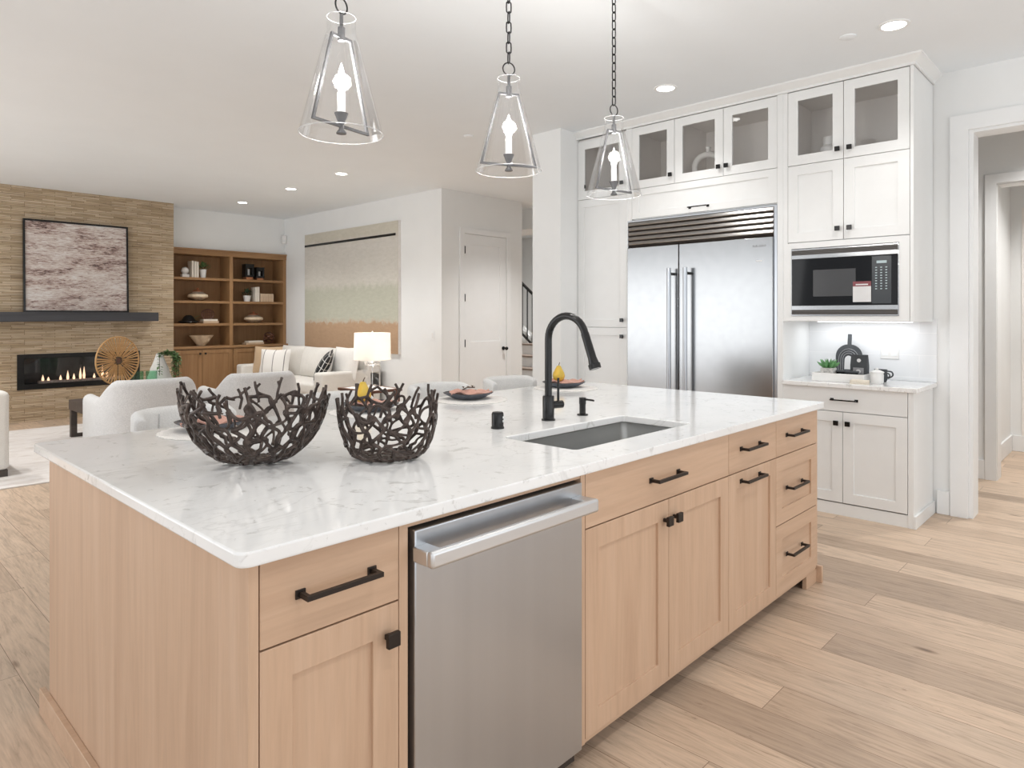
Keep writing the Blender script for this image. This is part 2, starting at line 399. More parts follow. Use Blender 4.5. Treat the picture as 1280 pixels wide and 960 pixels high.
# ------------------------------------------------------------------ mesh helpers
class MB:
    def __init__(s): s.v = []; s.f = []
    def add(s, vs, fs):
        o = len(s.v); s.v += [tuple(p) for p in vs]; s.f += [tuple(i + o for i in f) for f in fs]; return s
    def box(s, x0, x1, y0, y1, z0, z1):
        vs = [(x0, y0, z0), (x1, y0, z0), (x1, y1, z0), (x0, y1, z0), (x0, y0, z1), (x1, y0, z1), (x1, y1, z1), (x0, y1, z1)]
        return s.add(vs, [(0, 3, 2, 1), (4, 5, 6, 7), (0, 1, 5, 4), (1, 2, 6, 5), (2, 3, 7, 6), (3, 0, 4, 7)])
    def frame(s, w0, w1, z0, z1, y0, y1, l, r, b, t, back=None):
        """rectangular ring in XZ, front at y0; back=None: open ring through to y1, else recessed panel at depth `back`"""
        O = [(w0, z0), (w1, z0), (w1, z1), (w0, z1)]; I = [(w0 + l, z0 + b), (w1 - r, z0 + b), (w1 - r, z1 - t), (w0 + l, z1 - t)]
        if back is None:
            vs = [(x, y0, z) for x, z in O] + [(x, y0, z) for x, z in I] + [(x, y1, z) for x, z in O] + [(x, y1, z) for x, z in I]
            fs = []
            for k in range(4):
                j = (k + 1) % 4
                fs += [(k, j, 4 + j, 4 + k), (4 + k, 4 + j, 12 + j, 12 + k), (8 + j, 8 + k, 12 + k, 12 + j), (j, k, 8 + k, 8 + j)]
        else:
            vs = [(x, y0, z) for x, z in O] + [(x, y0, z) for x, z in I] + [(x, y1, z) for x, z in O] + [(x, back, z) for x, z in I]
            fs = [(12, 13, 14, 15), (11, 10, 9, 8)]
            for k in range(4):
                j = (k + 1) % 4
                fs += [(k, j, 4 + j, 4 + k), (4 + k, 4 + j, 12 + j, 12 + k), (j, k, 8 + k, 8 + j)]
        return s.add(vs, fs)
    def lathe(s, prof, n=32, c=(0, 0, 0), wob=None):
        vs = []; fs = []; rows = []
        for (r, z) in prof:
            if r < 1e-6:
                rows.append([len(vs)]); vs.append((c[0], c[1], c[2] + z))
            else:
                row = []
                for k in range(n):
                    a = 2 * PI * k / n; rr = r * (wob(a) if wob else 1)
                    row.append(len(vs)); vs.append((c[0] + rr * math.cos(a), c[1] + rr * math.sin(a), c[2] + z))
                rows.append(row)
        for a, b in zip(rows, rows[1:]):
            if len(a) == 1 and len(b) == 1: continue
            for k in range(n):
                j = (k + 1) % n
                if len(a) == 1: fs.append((a[0], b[j], b[k]))
                elif len(b) == 1: fs.append((a[k], a[j], b[0]))
                else: fs.append((a[k], a[j], b[j], b[k]))
        return s.add(vs, fs)
    def sweep(s, pts, r, n=8, closed=False, phase=0.0, flat=1.0):
        pts = [Vector(p) for p in pts]; N = len(pts)
        rs = r if isinstance(r, (list, tuple)) else [r] * N
        tang = []
        for k in range(N):
            if closed: a, b = pts[(k - 1) % N], pts[(k + 1) % N]; d0 = (pts[k] - a).normalized(); d1 = (b - pts[k]).normalized()
            else:
                d0 = (pts[k] - pts[k - 1]).normalized() if k > 0 else None
                d1 = (pts[k + 1] - pts[k]).normalized() if k < N - 1 else None
                d0 = d0 or d1; d1 = d1 or d0
            t = d0 + d1
            t = t.normalized() if t.length > 1e-6 else d1
            tang.append((t, max(0.35, t.dot(d1))))
        up = Vector((0, 0, 1)) if abs(tang[0][0].z) < 0.9 else Vector((1, 0, 0))
        nrm = (up - tang[0][0] * up.dot(tang[0][0])).normalized()
        vs = []; prev = tang[0][0]
        for k in range(N):
            t, cs = tang[k]
            q = prev.rotation_difference(t); nrm = (q @ nrm); nrm = (nrm - t * nrm.dot(t)).normalized(); prev = t
            bn = t.cross(nrm)
            # mitre direction
            if closed or 0 < k < N - 1:
                d1 = (pts[(k + 1) % N] - pts[k]).normalized(); m = d1 - t * d1.dot(t)
            else: m = Vector((0, 0, 0))
            ml = m.length; m = m.normalized() if ml > 1e-6 else None
            for i in range(n):
                a = 2 * PI * i / n + phase
                o = nrm * math.cos(a) * rs[k] + bn * math.sin(a) * rs[k] * flat
                if m is not None: o = o + m * (o.dot(m)) * (1 / cs - 1)
                vs.append(pts[k] + o)
        fs = []
        for k in range(N if closed else N - 1):
            a = k * n; b = ((k + 1) % N) * n
            for i in range(n):
                j = (i + 1) % n; fs.append((a + i, a + j, b + j, b + i))
        if not closed:
            fs.append(tuple(reversed(range(n)))); fs.append(tuple((N - 1) * n + i for i in range(n)))
        return s.add(vs, fs)
    def cyl(s, p, q, r, n=20, r2=None):
        return s.sweep([p, q], [r, r if r2 is None else r2], n)
    def prism(s, poly, y0, y1):
        """polygon (x,z) extruded along y"""
        n = len(poly); vs = [(x, y0, z) for x, z in poly] + [(x, y1, z) for x, z in poly]
        fs = [tuple(range(n)), tuple(reversed(range(n, 2 * n)))]
        fs += [((k + 1) % n, k, n + k, n + (k + 1) % n) for k in range(n)]
        return s.add(vs, fs)
    def slab(s, poly, z0, z1):
        """polygon (x,y) extruded along z"""
        n = len(poly); vs = [(x, y, z0) for x, y in poly] + [(x, y, z1) for x, y in poly]
        fs = [tuple(reversed(range(n))), tuple(range(n, 2 * n))]
        fs += [(k, (k + 1) % n, n + (k + 1) % n, n + k) for k in range(n)]
        return s.add(vs, fs)
    def shell(s, path, t, z0, ztop, seg=6):
        """upholstered wall following a plan path; ztop per point; rounded top"""
        N = len(path); vs = []; ns = 2 * 1 + seg + 1
        zt = ztop if isinstance(ztop, (list, tuple)) else [ztop] * N
        tt = t if isinstance(t, (list, tuple)) else [t] * N
        zb = z0 if isinstance(z0, (list, tuple)) else [z0] * N
        for k in range(N):
            a = Vector(path[max(0, k - 1)]); b = Vector(path[min(N - 1, k + 1)]); d = (b - a).normalized(); nx, ny = d.y, -d.x
            h = tt[k] / 2; prof = [(-h, zb[k])]
            for i in range(seg + 1):
                an = PI - PI * i / seg; prof.append((h * math.cos(an), zt[k] - h + h * math.sin(an)))
            prof.append((h, zb[k]))
            for o, z in prof: vs.append((path[k][0] + nx * o, path[k][1] + ny * o, z))
        m = seg + 3; fs = []
        for k in range(N - 1):
            for i in range(m):
                j = (i + 1) % m; fs.append((k * m + i, k * m + j, (k + 1) * m + j, (k + 1) * m + i))
        fs.append(tuple(range(m))); fs.append(tuple(reversed(range((N - 1) * m, N * m))))
        return s.add(vs, fs)
    def pillow(s, w, h, t, n=14, pinch=0.06):
        """cushion standing in XZ centred at origin, thickness along Y"""
        vs = []; fs = []
        def pt(i, j, sd):
            u = -1 + 2 * i / n; v = -1 + 2 * j / n
            e = max(0, (1 - abs(u) ** 2.6)) ** 0.6 * max(0, (1 - abs(v) ** 2.6)) ** 0.6
            px = u * w / 2 * (1 - pinch * (1 - v * v) * 0) * (1 - pinch * (1 - abs(v)) * abs(u)); pz = v * h / 2 * (1 - pinch * (1 - abs(u)) * abs(v))
            return (px, sd * t / 2 * e, pz)
        for sd in (-1, 1):
            o = len(vs)
            for i in range(n + 1):
                for j in range(n + 1): vs.append(pt(i, j, sd))
            for i in range(n):
                for j in range(n):
                    a, b, c, d = o + i * (n + 1) + j, o + (i + 1) * (n + 1) + j, o + (i + 1) * (n + 1) + j + 1, o + i * (n + 1) + j + 1
                    fs.append((a, b, c, d) if sd < 0 else (d, c, b, a))
        return s.add(vs, fs)
    def sphere(s, c, r, n=20, sz=1.0):
        m = n // 2
        return s.lathe([(r * math.sin(PI * k / m), -r * sz * math.cos(PI * k / m)) if 0 < k < m else (0, -r * sz * math.cos(PI * k / m)) for k in range(m + 1)], n, c)
    def leaf(s, p, d, L, w, up=Vector((0, 0, 1)), bend=0.15):
        p = Vector(p); d = Vector(d).normalized(); sd = d.cross(up)
        sd = sd.normalized() if sd.length > 1e-4 else Vector((1, 0, 0)); nn = sd.cross(d)
        a = p; b = p + d * L * 0.5 + sd * w / 2 + nn * L * bend; c = p + d * L; e = p + d * L * 0.5 - sd * w / 2 + nn * L * bend; mid = p + d * L * 0.5 + nn * L * bend * 0.6
        return s.add([a, b, c, e, mid], [(0, 1, 4), (1, 2, 4), (2, 3, 4), (3, 0, 4)])
    def xf(s, mat):
        s.v = [tuple(mat @ Vector(p)) for p in s.v]; return s

def mesh_of(name, mb, mat, smooth=True, angle=38):
    me = bpy.data.meshes.new(name); me.from_pydata(mb.v, [], mb.f); me.validate(); 
    bm = bmesh.new(); bm.from_mesh(me); bmesh.ops.remove_doubles(bm, verts=bm.verts, dist=1e-5)
    bmesh.ops.recalc_face_normals(bm, faces=bm.faces); bm.to_mesh(me); bm.free()
    if smooth:
        me.polygons.foreach_set('use_smooth', [True] * len(me.polygons)); me.set_sharp_from_angle(angle=R(angle))
    for m in (mat if isinstance(mat, list) else [mat]): me.materials.append(m)
    return me
def obj(name, mb, mat, parent=None, bevel=0.0, seg=2, smooth=True, angle=38, loc=None, rot=None):
    o = bpy.data.objects.new(name, mesh_of(name, mb, mat, smooth, angle)); COL.objects.link(o)
    if parent is not None: o.parent = parent
    if loc: o.location = loc
    if rot: o.rotation_euler = rot
    if bevel:
        b = o.modifiers.new('edge', 'BEVEL'); b.width = bevel; b.segments = seg; b.limit_method = 'ANGLE'; b.angle_limit = R(40)
        b.harden_normals = False
    return o
def tag(o, label, cat, group=None):
    o['label'] = label; o['category'] = cat
    if group: o['group'] = group
    return o
def thing(name, label, cat, loc=(0, 0, 0), rz=0.0, group=None):
    o = bpy.data.objects.new(name, None); COL.objects.link(o); o.empty_display_size = 0.05
    o.location = loc; o.rotation_euler = (0, 0, rz); return tag(o, label, cat, group)
def struct(name, mb, mat, bevel=0.0, parent=None, smooth=True):
    o = obj(name, mb, mat, parent, bevel, smooth=smooth)
    if parent is None: o['kind'] = 'structure'
    return o
def dup(root, loc=None, rz=None, label=None, group=None):
    r = root.copy(); COL.objects.link(r)
    if loc is not None: r.location = loc
    if rz is not None: r.rotation_euler = (0, 0, rz)
    if label: r['label'] = label
    if group: r['group'] = group
    for ch in list(root.children):
        c = ch.copy(); COL.objects.link(c); c.parent = r
        for g in list(ch.children):
            d = g.copy(); COL.objects.link(d); d.parent = c
    return r
def rrect(x0, x1, y0, y1, r, n=5):
    out = []
    for cx, cy, a0 in ((x1 - r, y1 - r, 0), (x0 + r, y1 - r, 90), (x0 + r, y0 + r, 180), (x1 - r, y0 + r, 270)):
        for k in range(n + 1):
            a = R(a0 + 90 * k / n); out.append((cx + r * math.cos(a), cy + r * math.sin(a)))
    return out
def arc(cx, cy, rx, ry, a0, a1, n):
    return [(cx + rx * math.cos(R(a0 + (a1 - a0) * k / n)), cy + ry * math.sin(R(a0 + (a1 - a0) * k / n))) for k in range(n + 1)]
def sarc(cx, cy, rx, ry, a0, a1, n, e=0.72):
    out = []
    for k in range(n + 1):
        a = R(a0 + (a1 - a0) * k / n); c, s_ = math.cos(a), math.sin(a)
        out.append((cx + rx * math.copysign(abs(c) ** e, c), cy + ry * math.copysign(abs(s_) ** e, s_)))
    return out
def catmull(P, n=5, closed=False):
    P = [Vector(p) for p in P]; N = len(P); out = []
    for k in range(N if closed else N - 1):
        if closed: p0, p1, p2, p3 = P[(k - 1) % N], P[k], P[(k + 1) % N], P[(k + 2) % N]
        else: p0, p1, p2, p3 = P[max(0, k - 1)], P[k], P[k + 1], P[min(N - 1, k + 2)]
        for i in range(n):
            t = i / n
            out.append(0.5 * ((2 * p1) + (p2 - p0) * t + (2 * p0 - 5 * p1 + 4 * p2 - p3) * t * t + (3 * p1 - p0 - 3 * p2 + p3) * t ** 3))
    if not closed: out.append(P[-1])
    return out
rnd = random.Random(7)
H = 3.01

# ================================================================== THE SETTING
struct('floor', MB().box(-2.7, 12, -2.7, 11.4, -0.12, 0), M['floor'], smooth=False)
struct('ceiling', MB().box(-2.7, 12, -2.7, 11.4, H, H + 0.12), M['ceiling'], smooth=False)
# stone chimney breast with its firebox recess
FBX0, FBX1, FBZ0, FBZ1 = 1.95, 3.28, 0.455, 0.835
b = MB().frame(-2.6, 3.79, 0.0, H, 10.45, 10.72, FBX0 + 2.6, 3.79 - FBX1, FBZ0, H - FBZ1)
struct('wall_fireplace', b, M['stone'], smooth=False)
struct('wall_breast', MB().box(-2.6, 3.79, 10.98, 11.3, 0, H).box(3.70, 3.79, 10.72, 10.98, 0, H), M['wall'], smooth=False)
struct('wall_back', MB().prism([(0, 0), (0, 0)], 0, 0) if False else MB().add(
    [(3.79, 10.79, 2.40), (5.9, 10.79, 2.40), (5.9, 11.12, 2.40), (3.79, 11.12, 2.40), (3.79, 11.12, 0), (5.9, 11.12, 0), (3.79, 11.3, 0), (5.9, 11.3, 0), (3.79, 11.3, H), (5.9, 11.3, H), (3.79, 10.79, H), (5.9, 10.79, H)],
    [(0, 1, 11, 10), (0, 3, 2, 1), (3, 4, 5, 2), (4, 6, 7, 5), (6, 8, 9, 7), (8, 10, 11, 9), (0, 10, 8, 6, 4, 3), (1, 2, 5, 7, 9, 11)]), M['wall'], smooth=False)
struct('wall_art', MB().box(5.716, 5.9, 6.673, 11.12, 0, H), M['wall'], smooth=False)
# closet wall with a door hole, running to the hall
struct('wall_closet', MB().frame(5.9, 7.25, 0, H, 6.673, 6.80, 6.10 - 5.9, 7.25 - 6.915, 0.0005, H - 2.46), M['wall'], smooth=False)
struct('wall_stub', MB().box(4.62, 5.6, 3.79, 4.12, 0, H), M['wall'], smooth=False)
# kitchen wall with the doorway to the hall on the right
struct('wall_kitchen', MB().box(5.38, 5.56, 0.90, 3.79, 0, H), M['wall'], smooth=False)
struct('wall_header', MB().box(5.38, 5.56, -0.35, 0.90, 2.60, H), M['wall'], smooth=False)
struct('wall_right', MB().box(5.38, 5.56, -2.7, -0.35, 0, H), M['wall'], smooth=False)
struct('wall_hall', MB().box(6.77, 6.95, 0.96, 3.6, 0, H), M['wall'], smooth=False)
struct('wall_hall_header', MB().box(6.77, 6.95, -0.4, 0.96, 2.46, H), M['wall'], smooth=False)
struct('wall_hall_side', MB().box(6.95, 8.45, 1.04, 1.16, 0, H), M['wall'], smooth=False)
struct('wall_hall_end', MB().box(8.40, 8.52, -1.5, 1.04, 0, H), M['wall'], smooth=False)
struct('wall_hall_right', MB().box(5.56, 8.4, -1.6, -1.5, 0, H), M['wall'], smooth=False)
struct('wall_hall_left', MB().box(5.56, 6.95, 3.6, 3.7, 0, H), M['wall'], smooth=False)
struct('wall_stair', MB().box(10.6, 10.75, 4.2, 11.3, 0, H), M['wall'], smooth=False)
struct('wall_stair_header', MB().box(7.75, 8.35, 5.2, 8.0, 2.70, H), M['wall'], smooth=False)
struct('wall_stair_side', MB().box(7.25, 10.6, 10.0, 10.12, 0, H), M['wall'], smooth=False)
# door casings and baseboards
def casing(name, x, y0, y1, zt, w=0.105, d=0.022):
    """casing on a wall face that looks to -X; opening y0..y1"""
    b = MB().add([], [])
    P = [(y1 + w, 0), (y1 + w, zt + w), (y0 - w, zt + w), (y0 - w, 0), (y0, 0), (y0, zt), (y1, zt), (y1, 0)]
    vs = [(x - d, y, z) for y, z in P] + [(x, y, z) for y, z in P]; n = 8
    fs = [tuple(range(n)), tuple(reversed(range(n, 2 * n)))] + [((k + 1) % n, k, n + k, n + (k + 1) % n) for k in range(n)]
    return struct(name, b.add(vs, fs), M['trim'], 0.002)
casing('trim_1', 5.38, -0.3, 0.893, 2.595)
struct('trim_2', MB().box(5.38, 5.56, 0.868, 0.898, 0, 2.60).box(5.38, 5.56, -0.33, 0.868, 2.575, 2.60), M['trim'], 0.002)
casing('trim_3', 6.77, -0.3, 0.93, 2.44, 0.08)
struct('trim_4', MB().box(6.77, 6.95, 0.925, 0.955, 0, 2.46).box(6.77, 6.95, -0.33, 0.925, 2.43, 2.455), M['trim'], 0.002)
b = MB().add([(6.072, 6.655, 0), (6.072, 6.655, 2.53), (6.98, 6.655, 2.53), (6.98, 6.655, 0), (6.915, 6.655, 0), (6.915, 6.655, 2.46), (6.105, 6.655, 2.46), (6.105, 6.655, 0),
    (6.03, 6.673, 0)], [(0, 1, 6, 7), (1, 2, 5, 6), (2, 3, 4, 5)])
b = MB(); P = [(6.02, 0), (6.02, 2.535), (6.995, 2.535), (6.995, 0), (6.915, 0), (6.915, 2.46), (6.10, 2.46), (6.10, 0)]
b.add([(x, 6.652, z) for x, z in P] + [(x, 6.673, z) for x, z in P], [tuple(range(8)), tuple(reversed(range(8, 16)))] + [((k + 1) % 8, k, 8 + k, 8 + (k + 1) % 8) for k in range(8)])
struct('trim_5', b, M['trim'], 0.002)
for nm, bx in (('baseboard_art', (5.698, 5.716, 6.66, 10.6)), ('baseboard_closet', (5.716, 6.02, 6.655, 6.673)), ('baseboard_kitchen', (5.362, 5.38, 1.0, 1.075)),
               ('baseboard_hall', (6.752, 6.77, 1.01, 3.6)), ('baseboard_passage', (6.95, 8.4, 1.022, 1.04)), ('baseboard_end', (8.382, 8.4, -1.5, 1.022))):
    struct(nm, MB().box(*bx, 0, 0.16), M['trim'], 0.003)
# crown along the white cabinets
def crown():
    prof = [(0.0, 2.945), (0.012, 2.945), (0.012, 2.962), (0.055, 2.998), (0.055, H), (0.0, H)]
    path = [((4.858, 3.79), (-1, 0)), ((4.858, 1.098), (-1, -1)), ((5.38, 1.098), (0, -1))]
    vs = []; 
    for (x, y), (nx, ny) in path:
        for o, z in prof: vs.append((x + nx * o, y + ny * o, z))
    n = len(prof); fs = []
    for k in range(2):
        for i in range(n):
            j = (i + 1) % n; fs.append((k * n + i, k * n + j, (k + 1) * n + j, (k + 1) * n + i))
    fs += [tuple(range(n)), tuple(range(2 * n, 3 * n))]
    struct('trim_6', MB().add(vs, fs), M['cab'], smooth=False)
crown()
# closet door
dr = struct('door_1', MB().add([], []).frame(6.103, 6.912, 0.01, 2.457, 6.668, 6.705, 0.125, 0.125, 1.0, 0.14, back=6.676), M['trim'], 0.002)
dp = obj('lower_panel', MB().frame(6.228, 6.787, 0.20, 0.86, 6.6675, 6.672, 0.006, 0.006, 0.006, 0.006), M['trim'], dr)
for z in (0.25, 0.95, 1.55, 2.2):
    if z < 0.5: continue
for z in (0.99, 1.60, 2.24):
    obj('hinge', MB().cyl((6.112, 6.662, z - 0.05), (6.112, 6.662, z + 0.05), 0.010, 8), M['black'], dr)
kb = obj('door_knob', MB().cyl((6.85, 6.668, 0.90), (6.85, 6.655, 0.90), 0.027, 16).sweep([(6.85, 6.655, 0.90), (6.85, 6.615, 0.90)], 0.009, 10).sphere((6.85, 6.60, 0.90), 0.026, 14), M['black'], dr)
# hall door at the end of the passage
struct('door_2', MB().frame(0, 0.86, 0, 2.43, 0, 0.035, 0.12, 0.12, 0.2, 0.13, back=0.01).xf(Matrix.Translation((8.39, 0.95, 0.005)) @ Matrix.Rotation(R(-90), 4, 'Z')), M['inside'], 0.002)
# tiled backsplash under the upper cabinet
struct('trim_7', MB().box(5.366, 5.38, 1.075, 1.925, 0.897, 1.335), M['tile'], smooth=False)
# stairs seen through the hall
for k in range(6):
    z = 0.11 + 0.19 * k; x = 7.73 + 0.27 * k
    st = thing('stair_step', ['lowest', 'second', 'third', 'fourth', 'fifth', 'topmost'][k] + ' visible stair step, white riser and oak tread, in the hall', 'stair step', (x, 6.82, z), 0, 'stair steps in the hall')
    obj('riser', MB().box(0.02, 0.3, 0, 1.3, -z if k == 0 else -0.19, -0.03), M['trim'], st)
    obj('tread', MB().box(0, 0.3, 0, 1.3, -0.03, 0), M['tread'], st, 0.004)
rl = thing('stair_railing', 'black metal stair railing beyond the closet door wall', 'railing', (9.3, 8.0, 0))
def rz_(y, z0): return z0 + (y - 8.25) * 0.77
obj('handrail', MB().sweep([(0, -0.5, rz_(7.5, 1.73)), (0, 1.4, rz_(9.4, 1.73))], 0.028, 4, phase=PI / 4), M['black'], rl)
obj('bottom_rail', MB().sweep([(0, -0.5, rz_(7.5, 0.79)), (0, 1.4, rz_(9.4, 0.79))], 0.022, 4, phase=PI / 4), M['black'], rl)
for k in range(15):
    y = -0.45 + 0.125 * k
    obj('baluster', MB().sweep([(0, y, rz_(8 + y, 0.79)), (0, y, rz_(8 + y, 1.73))], 0.012, 4, phase=PI / 4), M['black'], rl)
struct('wall_stair_lower', MB().add([(9.35, 7.0, 0), (9.35, 9.9, 0), (9.35, 9.9, rz_(9.9, 0.70)), (9.35, 7.0, max(0.05, rz_(7.0, 0.70))), (9.5, 7.0, 0), (9.5, 9.9, 0), (9.5, 9.9, rz_(9.9, 0.70)), (9.5, 7.0, max(0.05, rz_(7.0, 0.70)))],
    [(0, 1, 2, 3), (7, 6, 5, 4), (0, 3, 7, 4), (1, 5, 6, 2), (3, 2, 6, 7), (0, 4, 5, 1)]), M['wall'], smooth=False)

# ================================================================== CABINET PARTS
def shaker(name, parent, x0, x1, z0, z1, mat, y=0.0, st=0.068, t=0.02, rec=0.009):
    return obj(name, MB().frame(x0, x1, z0, z1, y, y + t, st, st, st, st, back=y + rec), mat, parent, 0.0012, 2)
def slab_front(name, parent, x0, x1, z0, z1, mat, y=0.0, t=0.02):
    return obj(name, MB().box(x0, x1, y, y + t, z0, z1), mat, parent, 0.0012, 2)
def pull(parent, cx, cz, L, mat, y=0.0, proj=0.034, s=0.0055):
    b = MB()
    b.sweep([(cx - L / 2, y, cz), (cx - L / 2, y - proj, cz), (cx + L / 2, y - proj, cz), (cx + L / 2, y, cz)], s * 1.35, 4, phase=PI / 4)
    for sx in (-1, 1):
        b.box(cx + sx * L / 2 - 0.011, cx + sx * L / 2 + 0.011, y - 0.004, y, cz - 0.009, cz + 0.009)
    return obj('handle', b, mat, parent, 0.0008)
def sqknob(parent, cx, cz, mat, y=0.0, s=0.016):
    b = MB().box(cx - 0.006, cx + 0.006, y - 0.02, y, cz - 0.006, cz + 0.006).box(cx - s, cx + s, y - 0.031, y - 0.019, cz - s, cz + s)
    return obj('knob', b, mat, parent, 0.0015)
def glass_door(parent, x0, x1, z0, z1, mat, y=0.0, st=0.068, t=0.02):
    d = obj('glass_door', MB().frame(x0, x1, z0, z1, y, y + t, st, st, st, st), mat, parent, 0.0012, 2)
    obj('glass_pane', MB().box(x0 + st - 0.004, x1 - st + 0.004, y + 0.009, y + 0.012, z0 + st - 0.004, z1 - st + 0.004), M['glass'], d, smooth=False)
    return d

# ================================================================== ISLAND
YF = 1.235
def unit(name, label, x0, x1, sink=False):
    t = thing(name, label, 'cabinet', (x0, YF, 0))
    w = x1 - x0
    # body: dark colour paints in the shade of the gaps, oak bottom edge
    if sink: bd_ = MB().prism([(0.0205, 0.10), (0.56, 0.10), (0.56, 0.63), (0.10, 0.63), (0.10, 0.880), (0.0205, 0.880)], 0.001, w - 0.001).xf(Matrix(((0, 1, 0, 0), (1, 0, 0, 0), (0, 0, 1, 0), (0, 0, 0, 1))))
    else: bd_ = MB().box(0.001, w - 0.001, 0.0205, 0.56, 0.10, 0.880)
    obj('body', bd_, M['gap'], t, smooth=False)
    obj('bottom_rail', MB().box(0, w, 0.004, 0.56, 0.068, 0.0795), M['oakX'], t)
    return t, w
OZ, OX, BK = M['oakZ'], M['oakX'], M['bronze']
base = thing('kitchen_island', 'pale oak kitchen island end panel, filler stiles, plinth and back under the quartz top', 'kitchen island', (0, 0, 0))
obj('end_panel', MB().box(0.581, 0.602, YF, 2.70, 0.0, 0.884), OZ, base, 0.001)
obj('end_panel', MB().box(3.539, 3.558, YF, 2.70, 0.0, 0.884).v and MB().box(3.539, 3.558, YF + 0.002, 2.70, 0.09, 0.884), OZ, base, 0.001)
obj('back_panel', MB().box(0.602, 3.539, 2.30, 2.32, 0.0, 0.884), OZ, base)
obj('filler_stile', MB().box(0.9325, 0.957, YF, 1.80, 0.068, 0.884), OZ, base, 0.001)
obj('filler_stile', MB().box(1.600, 1.621, YF, 1.80, 0.068, 0.884), OZ, base, 0.001)
obj('top_rail', MB().box(0.957, 1.600, YF + 0.003, 1.80, 0.8675, 0.884), OX, base)
obj('toe_kick', MB().box(0.602, 3.539, 1.31, 1.325, 0.0, 0.068), M['darkwood'], base)
obj('baseboard', MB().box(0.562, 0.581, 1.20, 2.75, 0, 0.085), OX, base, 0.002)
obj('baseboard', MB().box(3.558, 3.577, 1.215, 2.75, 0, 0.085), OX, base, 0.002)
obj('baseboard_return', MB().box(3.42, 3.558, 1.240, 1.262, 0, 0.066), OX, base, 0.002)

t, w = unit('island_cabinet', 'oak island cabinet at the near corner, one drawer over one door, left of dishwasher', 0.603, 0.932)
d = slab_front('drawer_front', t, 0.0015, w - 0.0015, 0.712, 0.881, OX); pull(d, 0.170, 0.797, 0.170, BK)
d = shaker('door', t, 0.0015, w - 0.0015, 0.081, 0.708, OZ); sqknob(d, w - 0.034, 0.64, BK)
t, w = unit('island_cabinet', 'oak sink base cabinet with two doors under a wide false drawer, right of dishwasher', 1.622, 2.567, True)
d = slab_front('drawer_front', t, 0.0015, w - 0.0015, 0.712, 0.881, OX); pull(d, 0.455, 0.794, 0.180, BK)
d = shaker('door', t, 0.0015, 0.4805, 0.081, 0.708, OZ); sqknob(d, 0.449, 0.642, BK)
d = shaker('door', t, 0.4835, w - 0.0015, 0.081, 0.708, OZ); sqknob(d, 0.514, 0.642, BK)
t, w = unit('island_cabinet', 'narrow oak pull-out cabinet, drawer over single door each with black bar handle', 2.567, 3.037)
d = slab_front('drawer_front', t, 0.0015, w - 0.0015, 0.712, 0.881, OX); pull(d, 0.20, 0.803, 0.180, BK)
d = shaker('door', t, 0.0015, w - 0.0015, 0.081, 0.708, OZ, st=0.064); pull(d, 0.20, 0.670, 0.180, BK)
t, w = unit('island_cabinet', 'oak three-drawer cabinet at the far end of the island', 3.037, 3.538)
d = slab_front('drawer_front', t, 0.0015, w - 0.0015, 0.712, 0.881, OX); pull(d, 0.212, 0.800, 0.185, BK)
d = shaker('drawer_front', t, 0.0015, w - 0.0015, 0.399, 0.708, OX); pull(d, 0.212, 0.556, 0.185, BK)
d = shaker('drawer_front', t, 0.0015, w - 0.0015, 0.081, 0.395, OX); pull(d, 0.212, 0.248, 0.185, BK)

# countertop: single ring round the sink cut-out
def countertop():
    x0, x1, y0, y1 = 0.553, 3.602, 1.213, 2.80
    outer = rrect(x0, x1, y0, y1, 0.022, 4); inner = rrect(1.745, 2.505, 1.365, 1.70, 0.02, 4)
    n = len(outer); z0, z1 = 0.884, 0.914
    vs = [(x, y, z) for z in (z0, z1) for x, y in outer] + [(x, y, z) for z in (z0, z1) for x, y in inner]; fs = []
    for k in range(n):
        j = (k + 1) % n
        fs += [(k, j, n + j, n + k), (2 * n + j, 2 * n + k, 3 * n + k, 3 * n + j), (n + k, n + j, 3 * n + j, 3 * n + k), (j, k, 2 * n + k, 2 * n + j)]
    o = obj('island_countertop', MB().add(vs, fs), M['quartz'], None, 0.005, 3)
    tag(o, 'white veined quartz countertop covering the whole kitchen island', 'countertop')
countertop()
# undermount sink
sk = thing('kitchen_sink', 'stainless steel undermount sink set into the island countertop', 'sink', (2.125, 1.5325, 0.884))
def basin():
    a = rrect(-0.385, 0.385, -0.1725, 0.1725, 0.03, 5); b_ = rrect(-0.365, 0.365, -0.155, 0.155, 0.05, 5); c = rrect(-0.40, 0.40, -0.187, 0.187, 0.03, 5)
    n = len(a); mb = MB(); L = [(c, -0.002), (a, -0.002), (a, -0.03), (b_, -0.20), ([(x * 0.93, y * 0.88) for x, y in b_], -0.215)]
    vs = []; fs = []
    for poly, z in L: vs += [(x, y, z) for x, y in poly]
    for q in range(len(L) - 1):
        for k in range(n):
            j = (k + 1) % n; fs.append((q * n + k, q * n + j, (q + 1) * n + j, (q + 1) * n + k))
    fs.append(tuple((len(L) - 1) * n + k for k in range(n)))
    o = obj('basin', mb.add(vs, fs), M['sinksteel'], sk)
    so = o.modifiers.new('wall', 'SOLIDIFY'); so.thickness = 0.002; so.offset = 1
basin()
obj('drain', MB().lathe([(0, 0.003), (0.03, 0.003), (0.043, 0.004), (0.045, 0)], 24, (0.0, 0.03, -0.215)), M['steelX'], sk)
obj('maker_badge', MB().box(-0.175, -0.135, 0.1585, 0.1605, -0.052, -0.044), M['soft'], sk)
